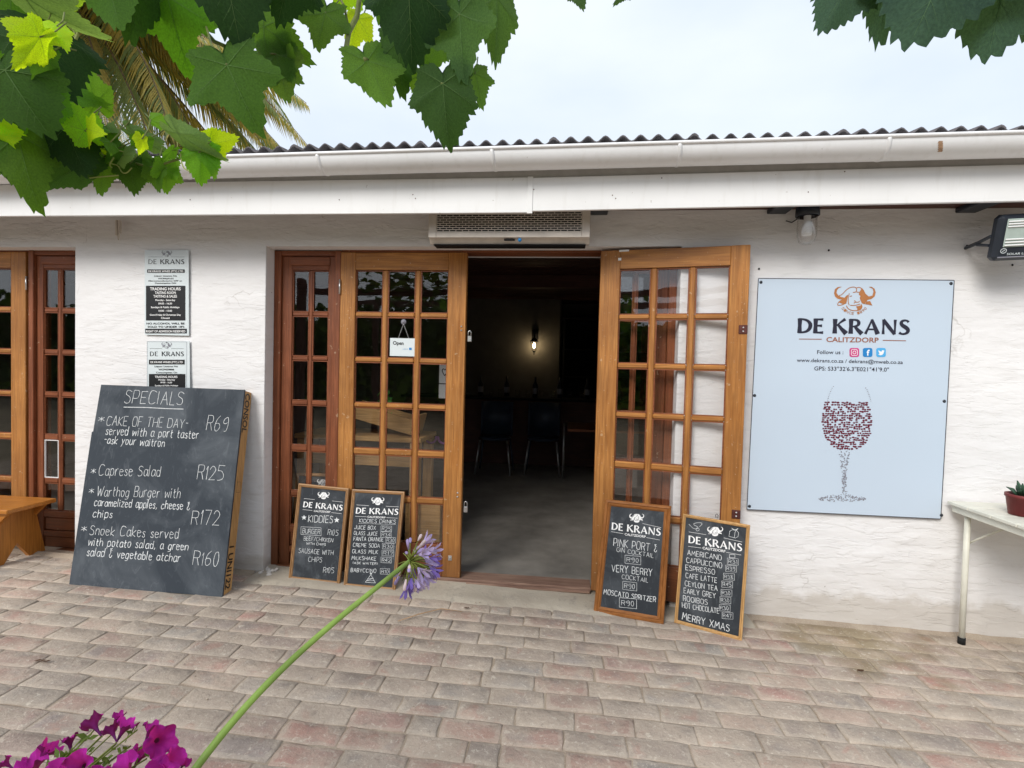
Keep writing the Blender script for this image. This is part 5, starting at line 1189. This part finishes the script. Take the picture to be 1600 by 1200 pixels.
# ================================================================== PLANTS
# ---- grape vine leaf
def grape_leaf(seed):
    r=random.Random(seed); N=150; rim=[]
    dp=.28+.09*(seed%3==1)+.06*(seed%2); lob=[(r.uniform(-4,4),1.0,.55),(62+r.uniform(-6,6),r.uniform(.78,.92),.5),(-62+r.uniform(-6,6),r.uniform(.78,.92),.5),(122,r.uniform(.6,.72),.48),(-122,r.uniform(.6,.72),.48)]
    for k in range(N):
        a=-math.pi+2*math.pi*(k+.5)/N; ad=math.degrees(a)
        v=0
        for c,h,w_ in lob:
            d=(ad-c+180)%360-180; v=max(v,h*(1-dp+dp*math.exp(-(abs(d)/20)**1.5))*(1 if abs(d)<36 else math.exp(-((abs(d)-36)/45)**2)))
        if abs(ad)>155: v*=max(.22,1-(abs(ad)-155)/25*.8)
        tooth=((k*.25)%1.0); v*=1+.11*(1-tooth)-.05+r.uniform(-.018,.018)
        rim.append((a,v))
    rings=[0,.3,.6,.85,1.0]; m=MB(); cup=r.uniform(-.2,.25); fold=r.uniform(.05,.24); wv=r.uniform(0,6)
    def pt(a,rad,z_=0):
        x=rad*math.sin(a); y=rad*math.cos(a)
        z=-cup*rad*rad-fold*abs(math.sin(a*2.9))*rad*.45+.07*math.sin(3*a+wv)*rad*rad+.03*math.sin(8*a+wv*2)*rad**3-.10*max(0,y)**2*rad
        return Vector((x,y,z+z_))
    m.v.append(Vector((0,0,0)))
    for rr in rings[1:]:
        for a,v in rim:
            vv=v if rr==1 else (v*.75+.25*.7); m.v.append(pt(a,rr*vv))
    for k in range(N): m.f.append([0,1+k,1+(k+1)%N]); m.m.append(0)
    for i in range(len(rings)-2):
        for k in range(N):
            a=1+i*N+k; b=1+i*N+(k+1)%N; m.f.append([a,a+N,b+N,b]); m.m.append(0)
    m.f=[f[::-1] for f in m.f]
    # veins, on both faces
    m.cur=1
    def vein(p0,p1,w0,w1):
        n=6
        for sgn in(1,-1):
            vs=[]
            for i in range(n+1):
                q=p0+(p1-p0)*(i/n); a=math.atan2(q.x,q.y); rad=q.length; c=pt(a,rad,sgn*.006); d=(p1-p0).normalized(); pr_=Vector((-d.y,d.x,0))*((w0+(w1-w0)*i/n)/2)
                vs+=[c+pr_,c-pr_]
            m.add(vs,[(2*i,2*i+1,2*i+3,2*i+2) for i in range(n)])
    for c,h,w_ in lob:
        a=R(c); tip=Vector((math.sin(a),math.cos(a),0))*h*.93; vein(Vector((0,0,0)),tip,.017,.004)
        for f in(.3,.48,.66,.8):
            for sg in(-1,1):
                b0=tip*f; a2=a+sg*R(42); b1=b0+Vector((math.sin(a2),math.cos(a2),0))*h*(.42*(1-f*.75)); vein(b0,b1,.0045,.002)
    me=bpy.data.meshes.new('leaf'); me.from_pydata([tuple(v) for v in m.v],[],m.f); me.materials.append(M['leaf']); me.materials.append(M['vein']); me.polygons.foreach_set('material_index',m.m); smooth(me); return me
GL=[grape_leaf(i) for i in range(9)]
DK=(.022,.06,.022,1); MD=(.045,.115,.025,1); LT=(.085,.20,.035,1); YL=(.27,.40,.02,1); GR=(.10,.17,.12,1); VD=(.012,.035,.018,1); TL_=(.035,.075,.06,1)  # some tones carry backlight and sky reflection on top of leaf colour
def add_leaf(root,bx,by,tx,ty,depth,colr,wid=1.0,tilt=(0,0),seed=None,k=None):
    """petiole point and tip seen at these places, at that distance"""
    B=atD(bx,by,depth); T=atD(tx,ty,depth); yv=(T-B); Ln=yv.length; yv.normalize(); nv=(CAM-B).normalized()
    xv=yv.cross(nv).normalized(); nv=xv.cross(yv).normalized()
    rot=Matrix((xv,yv,nv)).transposed(); rot=rot@Matrix.Rotation(R(tilt[0]),3,'X')@Matrix.Rotation(R(tilt[1]),3,'Y')
    ct=max(.35,math.cos(R(tilt[0])))
    s_=Ln/ct*.97; wid*=.88
    colr=(.045,.095,.078,1) if depth<.6 else (min(1,colr[0]*1.55),min(1,colr[1]*1.5),colr[2]*.95,1)
    o=inst('leaf',GL[(k if k is not None else int(bx*7+by*3))%9],root,B-root.location,rot,(s_*wid,s_,s_),colr)
    return B,o
vine=thing('grape_vine','green grape vine with serrated leaves hanging across the top left of the picture','vine',atD(-150,100,1.15))
r_=random.Random(21)
# bx,by,tx,ty,depth,colour,width,(tilt)
LV=[(20,-45,12,48,1.0,MD,1.0,(10,10)),(62,58,30,112,.84,YL,.62,(10,-15)),(60,60,10,32,.85,YL,.6,(20,10)),(38,-6,110,42,.95,GR,.55,(-35,35)),(62,42,122,146,.95,VD,.8,(15,-20)),(150,160,132,112,1.1,LT,.75,(20,-25)),(118,60,150,84,1.15,LT,.5,(30,40)),
(165,-45,188,62,.9,MD,.9,(10,15)),(218,-60,212,58,.92,DK,.8,(5,-10)),(262,-5,284,104,.95,(.06,.17,.022,1),.8,(-15,20)),(345,-80,378,60,.85,VD,.95,(8,0)),(355,102,396,204,.86,(.038,.095,.028,1),1.0,(0,8)),
(412,42,484,94,.98,(.055,.13,.03,1),.75,(10,-12)),(508,20,492,88,1.0,(.05,.115,.035,1),.9,(10,10)),(560,30,543,78,1.1,YL,.8,(15,20)),(545,-25,530,18,1.08,(.2,.36,.03,1),1,(10,0)),(573,95,612,179,.95,(.06,.14,.035,1),.78,(12,-18)),
(622,65,626,148,.97,DK,.75,(10,5)),(638,-25,640,94,.86,VD,.9,(5,0)),(718,22,724,143,.9,(.042,.095,.045,1),.72,(5,10)),(776,-5,778,92,.93,(.045,.10,.045,1),.62,(5,-15)),(692,131,696,226,.88,(.022,.055,.026,1),.92,(5,5)),(742,115,756,168,.95,(.06,.14,.05,1),.8,(18,-18)),
(432,85,452,172,.98,(.06,.125,.04,1),.72,(10,20)),(436,95,488,150,.99,(.06,.13,.035,1),.6,(20,10)),(655,118,648,165,1.0,LT,.8,(20,20)),(735,-40,742,20,.97,DK,.9,(0,0)),(455,-50,440,30,.9,VD,.9,(10,0)),(600,-30,608,50,1.05,MD,.7,(0,0)),
(8,110,62,206,.85,(.03,.075,.02,1),1.05,(10,10)),(28,212,50,326,.9,(.045,.105,.022,1),.72,(8,10)),(-25,190,18,275,.95,DK,.9,(5,0)),(58,188,108,262,.98,(.07,.17,.025,1),.8,(15,-15)),(74,196,100,252,.96,(.24,.38,.03,1),.45,(20,30)),(102,200,140,280,.93,VD,.75,(10,10)),
(126,258,70,294,.96,(.028,.07,.03,1),.62,(20,-15)),(132,204,106,158,.92,(.20,.42,.03,1),.8,(15,10)),(136,202,170,214,.92,YL,1.0,(25,0)),(163,252,155,309,1.0,(.055,.13,.035,1),.8,(8,10)),(206,262,186,214,1.04,(.055,.13,.03,1),.85,(5,10)),(203,256,214,299,1.0,(.03,.075,.02,1),.9,(8,-8)),
(218,250,238,278,1.02,MD,.9,(15,10)),(240,260,249,305,1.0,(.05,.12,.025,1),.6,(10,20)),(258,256,280,283,1.02,LT,.8,(15,10)),(314,236,308,285,1.0,(.09,.24,.03,1),.95,(8,12)),(324,236,340,276,1.01,(.09,.22,.03,1),.6,(10,-20)),(278,208,332,248,.97,GR,.45,(-20,30)),
(326,226,372,220,1.02,YL,.75,(20,10)),(330,222,345,203,1.03,LT,.7,(20,10)),(212,212,262,246,1.02,(.07,.13,.09,1),.35,(-20,30)),(236,188,274,206,1.05,LT,.4,(30,20)),(90,100,68,40,1.12,MD,.8,(10,0)),(-10,80,25,130,1.1,MD,.9,(10,0)),(100,140,170,175,1.1,(.06,.15,.03,1),.5,(20,20)),
(130,-40,100,30,1.05,(.2,.34,.03,1),.6,(20,20)),(300,-40,330,60,1.0,(.06,.15,.03,1),.8,(10,0)),(20,60,-10,10,.9,DK,.9,(0,0)),(900,-22,912,12,.95,TL_,.8,(10,0)),(985,-20,960,6,.95,TL_,.6,(10,0)),(140,200,150,250,1.0,DK,.8,(10,0)),(480,-30,500,25,1.05,MD,.8,(10,0)),(690,60,660,120,1.0,(.05,.12,.03,1),.6,(10,0))]
for q_ in range(26):
    bx,by=r_.uniform(-30,120),r_.uniform(40,235); a=r_.gauss(1.4,.7); l_=r_.uniform(30,58)
    LV.append((bx,by,bx+l_*math.cos(a),by+l_*math.sin(a),r_.uniform(.86,1.04),r_.choice((LT,LT,MD,(.07,.18,.025,1),(.30,.50,.03,1),(.05,.13,.025,1))),r_.uniform(.6,.95),(r_.uniform(-15,30),r_.uniform(-35,35))))
for q_ in range(16):
    f_=r_.random(); bx,by=60+210*f_+r_.uniform(-20,20),150+105*f_**.6+r_.uniform(-25,12); a=r_.gauss(1.5,.8); l_=r_.uniform(20,38)
    LV.append((bx,by,bx+l_*math.cos(a),by+l_*math.sin(a),r_.uniform(.90,1.03),r_.choice((LT,YL,(.07,.18,.025,1),(.22,.36,.03,1),GR,(.05,.13,.025,1))),r_.uniform(.5,.95),(r_.uniform(-30,40),r_.uniform(-45,45))))
stems=MB(); 
cane=[(-150,60,1.15),(-20,120,1.1),(75,177,1.06),(127,208,1.04),(150,232,1.02),(178,246,1.01),(215,256,1.01),(237,262,1.0),(275,250,1.0),(312,238,1.0),(330,220,1.01)]
stems.tube([atD(*c) for c in cane],[.006,.005,.0036,.0032,.003,.0026,.0024,.0022,.0022,.002,.0012],8)
for c,rd in(([(-60,-160,1.1),(150,-90,1.1),(270,-25,1.05),(300,25,1.03),(335,65,1.02),(375,82,1.02),(392,60,1.02),(410,30,1.0)],.004),([(560,-80,1.02),(562,-5,1.02),(558,25,1.02),(545,50,1.01),(541,74,1.0),(556,86,.98),(573,95,.95)],.005),([(680,-60,1.0),(700,5,.98),(718,24,.9)],.0022),([(500,-60,1.05),(538,10,1.03),(545,48,1.01)],.0025),([(690,131,.88),(700,115,.93),(712,60,.98)],.002),([(355,102,.86),(330,70,.9),(322,40,.98)],.0022),([(385,82,1.02),(400,90,1.0),(425,84,.98),(432,85,.98)],.0018)):
    stems.tube([atD(*p) for p in c],rd,8)
stems.build('cane',M['stem'],vine,sm=True)
TM=plain('tendril_green',(.36,.40,.12),.5,.3,0,.15)
def tendril(pts,d,w_=.0012):
    tn=MB(); tn.tube(chaikin([atD(x,y,d) for x,y in pts],3),w_,6); tn.build('tendril',TM,vine,sm=True)
tendril([(150,232),(165,245),(172,256),(185,258),(190,270),(198,271),(206,262)],.99); tendril([(150,230),(175,232),(188,236),(200,239)],.99); tendril([(178,246),(170,258),(175,262)],.98); tendril([(148,225),(155,222),(152,212)],1.0)
tendril([(85,48),(100,55),(112,60),(118,58),(116,48),(108,44)],1.0,.0018); tendril([(118,62),(122,52)],1.0,.003); tendril([(97,75),(97,85),(105,88),(112,82)],1.0); tendril([(50,112),(52,120),(60,116),(58,108),(52,108)],1.0); tendril([(278,240),(277,212),(280,206)],.99); tendril([(282,240),(285,262),(296,268)],.99); tendril([(140,278),(160,276),(185,274)],.98)
for (bx,by,tx,ty,d,c_,wd,tl) in LV:
    B,o=add_leaf(vine,bx,by,tx,ty,d,c_,wd,tl)
    st=MB(); up_=B+(B-atD(tx,ty,d)).normalized()*.035+Vector((r_.uniform(-.01,.01),.03,.015)); st.tube([B,(B+up_)/2+Vector((0,.004,0)),up_],.0013,5); st.build('petiole',M['stem'],vine,sm=True)
vine2=thing('grape_vine','single blurred grape vine spray with big grey green leaves at the top right corner','vine',atD(1500,-120,.5))
for a in((1335,-40,1283,53,.52,TL_,.75,(5,10)),(1500,-95,1428,75,.47,TL_,.95,(5,0)),(1575,-60,1553,93,.47,(.04,.085,.07,1),.85,(5,-8)),(1400,-70,1372,48,.5,TL_,.75,(0,10)),(1650,-60,1620,90,.5,TL_,.8,(5,0))): add_leaf(vine2,*a)
st=MB(); st.tube([atD(1250,-150,.55),atD(1400,-110,.52),atD(1560,-100,.5),atD(1750,-130,.5)],.003,8); st.build('cane',M['stem'],vine2,sm=True)
# pergola that carries the vine, over the terrace behind and above the camera
pg=thing('pergola','dark timber pergola carrying the grape vine over the terrace','pergola',(0,-3.6,0))
for x in(-3.6,3.2):
    for y_ in(-3.4,-6.2): m=MB(); m.box(x-.05,x+.05,y_-.05,y_+.05,g(x)-.02,2.5,.004); m.build('post',M['dark_x'],pg)
for y_ in(-2.55,-4.8,-6.2): m=MB(); m.box(-4.2,3.8,y_-.03,y_+.03,2.5+(.0 if y_>-3 else .001),2.6,.004); m.build('beam',M['dark_x'],pg)
m=MB()
for k in range(1500):
    x=r_.uniform(-4,3.4); y_=r_.uniform(-6.4,-3.5); 
    if not -3.3<x<-1.4: continue
    z=2.62+r_.gauss(0,.09); s_=r_.uniform(.05,.085); R3=Matrix.Rotation(r_.uniform(0,6.28),3,'Z')@Matrix.Rotation(r_.gauss(0,.6),3,'X')
    m.add([R3@Vector(p)*s_+Vector((x,y_,z)) for p in((0,-.8,0),(.8,-.5,.1),(1,.3,0),(.3,.6,.1),(0,1.2,0),(-.3,.6,.1),(-1,.3,0),(-.8,-.5,.1))],[(0,1,2,3,4,5,6,7)])
m.build('canopy_leaves',M['hedge'],pg,kind='stuff')
# garden trees facing the building (seen in the window reflections)
m=MB()
for k in range(15000):
    x=r_.uniform(-30,26); top=3.5+.9*noise.noise(Vector((x*.23,0,0)))+.7*noise.noise(Vector((x*.9,5,0)))
    z=r_.uniform(0,1)**.7*top; y_=-15+r_.uniform(-1,1.6)*(1.1-z/6); s_=r_.uniform(.10,.22); R3=Matrix.Rotation(r_.uniform(0,6.28),3,'Z')@Matrix.Rotation(r_.uniform(0,3),3,'X')
    m.add([R3@Vector(p)*s_+Vector((x,y_,z)) for p in((-1,-.5,0),(1,-.5,0),(.6,.8,.2),(-.6,.8,0))],[(0,1,2,3)])
m.add([(-40,-17,-.2),(36,-17,-.2),(36,-17,3.2),(-40,-17,3.2)],[(0,1,2,3)])
m.build('garden_trees',M['hedge'],kind='stuff')

# ---- palm behind the roof
pc=atD(95,-25,9.0); palm=thing('palm_tree','tall date palm with drooping green and yellow fronds behind the roof at left','palm',(pc.x,pc.y,-.2))
m=MB(); zz=[-.2+(pc.z+.2)*q_/8 for q_ in range(9)]; m.tube([(pc.x,pc.y,z) for z in zz],[.45,.38,.34,.33,.33,.34,.42,.5,.3],14); m.build('trunk',M['palmd'],palm,sm=True)
def frond(az,elev,length,droop,cols,seed,hang=.55):
    r=random.Random(seed); m=MB(); n=34; pts=[]; p=pc.copy(); e=elev; st=length/n
    h=Vector((math.cos(az),math.sin(az),0))
    for i in range(n+1):
        pts.append(p.copy()); p=p+(h*math.cos(e)+Vector((0,0,math.sin(e))))*st; e-=droop/n
    m.cur=2; m.tube(pts,[.028*(1-.85*i/n) for i in range(n+1)],6)
    side=h.cross(Vector((0,0,1))).normalized()
    for i in range(2,n):
        t_=(pts[i+1]-pts[i-1]).normalized(); f=i/n; ll=.60*math.sin(math.pi*min(1,.15+f*.85))**.7+.08
        for q in range(3):
            b=pts[i]+(pts[min(i+1,n)]-pts[i])*(q/3)
            for sg in(-1,1):
                up_=side.cross(t_).normalized()*(-.0); d=(side*sg*.85+t_*(.75+r.uniform(-.1,.1))+Vector((0,0,-hang+r.uniform(-.15,.15)))).normalized()
                m.cur=0 if r.random()>cols else 1
                wv=t_.cross(d).normalized().cross(d)*.0105; l2=ll*r.uniform(.85,1.1); mid=b+d*l2*.5; tip=b+d*l2+Vector((0,0,-l2*.18))
                m.add([b-wv*.6,b+wv*.6,mid+wv,tip,mid-wv],[(0,1,2,3,4)])
    m.build('frond',[M['palmg'],M['palmy'],M['palmd']],palm)
k=0
FR=[(-30,38,4.9,1.5,.15),(-60,35,4.9,1.5,.15),(-90,30,4.8,1.5,.15),(20,0,4.4,1.2,.4),(45,20,4.6,1.4,.3),(80,25,4.6,1.4,.3),(120,20,4.6,1.4,.3),(160,20,4.6,1.4,.3),(200,15,4.6,1.4,.3),(235,15,4.5,1.4,.3),(-120,20,4.5,1.4,.3)]
rf_=random.Random(77)
for q_ in range(44):      # the hanging skirt on the side of the terrace
    FR.append((rf_.uniform(-75,65),rf_.uniform(-46,2),rf_.uniform(3.6,5.0),rf_.uniform(.45,.95),rf_.choice((.15,.35,.55,.75,.9))))
for az,el,ln,dr,cy in FR:
    k+=1; frond(R(az),R(el),ln,dr,cy,k,.45 if el>0 else .8)

# ---- agapanthus
agb=Vector((-.62,-2.62,.0)); ag=thing('agapanthus','lilac agapanthus flower on a long green stem leaning across the paving','flower',(agb.x,agb.y,.42))
sp=[agb+Vector((0,0,.42)),atD(262,1262,.77),atD(306,1199,.80),atD(373,1115,.85),atD(446,1039,.91),atD(522,972,.98),atD(580,925,1.04),atD(617,895,1.07),atD(640,877,1.10)]
m=MB(); sp2=chaikin(sp,3); m.tube(sp2,[(.0068-(.0020)*i/len(sp2))*(1+.05*noise.noise(Vector((i*.35,0,0)))) for i in range(len(sp2))],12); m.build('stem',M['agstem'],ag,sm=True)
hd=(rt*.86+dn*.30+fw*.42).normalized(); hc=sp[-1]
r_=random.Random(8)
def floret(base,d,ln,openk,mat):
    """tubular flower: six petals flaring"""
    m=MB(); d=d.normalized(); a=d.orthogonal().normalized(); b=d.cross(a)
    for k in range(6):
        th=k*math.pi/3+r_.uniform(-.1,.1); o=a*math.cos(th)+b*math.sin(th); s_=(-a*math.sin(th)+b*math.cos(th))
        p0=base+o*.0015; p1=base+d*ln*.45+o*(.004+.003*openk); p2=base+d*ln*.85+o*(.006+.009*openk); p3=base+d*ln+o*(.006+.017*openk)
        w=(.0012,.0028,.0036,.0006); vs=[]
        for p,ww in zip((p0,p1,p2,p3),w): vs+=[p+s_*ww,p-s_*ww]
        m.add(vs,[(0,1,3,2),(2,3,5,4),(4,5,7,6)])
    return m
side=hd.orthogonal().normalized(); sid2=hd.cross(side)
nf=0
for k in range(64):
    ph=r_.uniform(0,6.28); th=R(r_.uniform(5,112)); d=(hd*math.cos(th)+(side*math.cos(ph)+sid2*math.sin(ph))*math.sin(th)).normalized()
    ln=r_.uniform(.034,.050); p1=hc+d*ln; gd=(d*1.0+Vector((0,0,-.25))).normalized()
    if th>R(95): ln*=.75; p1=hc+d*ln
    m=MB(); m.tube([hc,hc+d*ln*.5+Vector((0,0,.002)),p1],[.0014,.0011,.0012],5); pd=m.build('pedicel',M['pedicel'],ag,sm=True)
    u=r_.random()
    if u<.42 and th<R(84):
        op=r_.uniform(.35,1.0); m=floret(p1,gd,r_.uniform(.020,.028),op,None); m.build('floret',M['aglilac'] if r_.random()<.65 else M['agviolet'],ag,sm=True)
    elif u<.62:
        q=p1+gd*r_.uniform(.016,.026); m=MB(); m.tube([p1,p1.lerp(q,.5),p1.lerp(q,.85),q],[.0016,.0034,.0036,.001],8); m.build('bud',M['agpale'] if r_.random()<.5 else M['aglilac'],ag,sm=True)
for k in range(12):
    a=k*.55+.3; m=MB(); b0=agb+Vector((.04*math.cos(a),.04*math.sin(a),.42)); pts=[b0]
    for i in range(1,8): f=i/7; pts.append(b0+Vector((math.cos(a)*.20*f*1.1,math.sin(a)*.20*f-.05*f,.16*math.sin(f*2.4))))
    m.tube(pts,[.012,.014,.015,.015,.013,.010,.006,.001],6,flat=.18); m.build('leaf',M['palmg'],ag,sm=True)
# ---- petunias
pt_=thing('petunia_plant','magenta and purple petunias spilling up at the bottom left corner','flowers',(-1.05,-2.35,.42))
def petunia(px,py,depth,face,size,open_=1.0,tube_dir=None,dark=.4):
    """px,py of flower mouth centre; face = (right,down,toward camera) direction the mouth looks to"""
    c=atD(px,py,depth); d=(rt*face[0]+dn*face[1]-fw*face[2]).normalized(); a=d.orthogonal().normalized(); b=d.cross(a); m=MB(); n=40
    s_=size*.92*depth/F_PX/2; ph0=(px*.37+py*.11)%6.28
    prof=[(.07,-2.1),(.10,-1.6),(.17,-1.15),(.30,-.80),(.50,-.50),(.80,-.20),(1.04,-.02)]
    o=len(m.v)
    for i,(rr,zz) in enumerate(prof):
        for k in range(n):
            th=2*math.pi*k/n; lobe=1+(.26*abs(math.cos(2.5*th+ph0))-.13)*(i>3); ru=(.10*math.sin(th*13+i+ph0)+.24*math.sin(th*5+2*i+ph0*3)+.12*math.sin(th*3+ph0))*(i>4)*(1 if i>5 else .5)
            m.v.append(c+(a*math.cos(th)+b*math.sin(th))*rr*s_*lobe*(open_ if i>2 else 1)+d*(zz+ru)*s_)
    for i in range(len(prof)-1):
        for k in range(n): q=(k+1)%n; m.f.append([o+i*n+k,o+i*n+q,o+(i+1)*n+q,o+(i+1)*n+k]); m.m.append(0 if i>1 else 1)
    ob=m.build('petunia_flower',[M['petal'] if int(px)%3 else M['petal2'],M['petaldk']],pt_,sm=True)
    return c-d*2.1*s_
bases=[]
for a in((142,1126,1.05,(-.75,-.45,-.35),34,.85),(186,1116,1.05,(.10,-1,-.1),24,.75),(200,1128,1.03,(.35,-.85,-.35),34,.9),(172,1136,1.02,(-.55,-.5,-.3),28,.85),(238,1132,1.04,(.25,-.9,-.3),30,.8),(252,1158,1.0,(.65,-.35,.55),46,1.0),(226,1170,1.02,(.35,-.8,-.3),36,.85),(272,1186,.98,(.8,-.35,.4),38,.95),(291,1190,1.0,(.6,-.7,.1),22,.7),(80,1166,1.03,(.55,-.75,-.35),38,.85),(108,1152,1.05,(-.35,-.85,-.25),28,.75),(50,1188,1.0,(-.1,-.85,.1),42,1.0),(18,1204,1.0,(-.4,-.8,.1),44,1.0),(118,1198,.97,(.1,-.55,.8),44,1.0),(188,1196,.97,(-.3,-.75,.4),44,1.0),(4,1190,1.0,(-.7,-.6,.1),24,.8),(246,1206,.95,(.2,-.7,.5),42,1.0),(80,1212,.95,(-.2,-.6,.7),44,1.0),(150,1222,.95,(0,-.6,.7),44,1),(-30,1215,1.0,(-.3,-.4,.8),44,1),(300,1240,.95,(.5,-.3,.7),40,1)):
    bases.append(petunia(*a))
r_=random.Random(31); hub=Vector((-.98,-2.22,.44)); sm2=MB()
for b in bases:
    md=b.lerp(hub,.45)+Vector((0,0,.015)); sm2.tube(chaikin([hub,md,b],2),.0014,5)
tops=[atD(148,1140,1.05),atD(160,1150,1.04),atD(132,1150,1.04),atD(205,1165,1.03),atD(215,1140,1.03),atD(92,1185,1.0),atD(175,1180,1.0),atD(230,1185,1.0),atD(150,1190,1.0)]
for tp in tops: sm2.tube(chaikin([hub,tp.lerp(hub,.5)+Vector((0,0,.02)),tp],2),.0016,5)
sm2.build('stem',M['pedicel'],pt_,sm=True)
for tp in tops:
    ax=(tp-hub).normalized()
    for k in range(20):
        f=r_.uniform(.45,1.02); b=hub.lerp(tp,f); a=r_.uniform(0,6.28); d=(Vector((math.cos(a),math.sin(a),r_.uniform(.1,.8)))+ax*.4).normalized(); ln=r_.uniform(.013,.028); wv=d.orthogonal().normalized()*ln*.2; m=MB()
        m.add([b,b+d*ln*.5+wv,b+d*ln,b+d*ln*.5-wv],[(0,1,2,3)]); m.build('leaf',M['petleaf'],pt_)
m=MB()
for k in range(260):
    a=r_.uniform(0,6.28); rr=r_.uniform(.02,.22); b=Vector((-1.0+rr*math.cos(a),-2.28+rr*.8*math.sin(a),.43+r_.uniform(0,.09))); d=Vector((math.cos(a),math.sin(a),r_.uniform(.2,1))).normalized(); ln=.035; wv=d.orthogonal().normalized()*ln*.3; m.add([b,b+d*ln*.5+wv,b+d*ln,b+d*ln*.5-wv],[(0,1,2,3)])
m.build('lower_foliage',M['petleaf'],pt_,kind='stuff')
pl=thing('flower_planter','round terracotta planter holding the petunias and the agapanthus below the picture edge','planter',(-.85,-2.45,0))
m=MB(); m.lathe((-.85,-2.45,.02),[(0,0),(.24,0),(.36,.36),(.38,.36),(.38,.41),(.345,.41),(.34,.37)],36); m.build('planter_shell',M['terr'],pl,sm=True)
m=MB(); m.lathe((-.85,-2.45,.40),[(.345,0),(0,.02)],24); m.build('soil',M['soil'],pl)
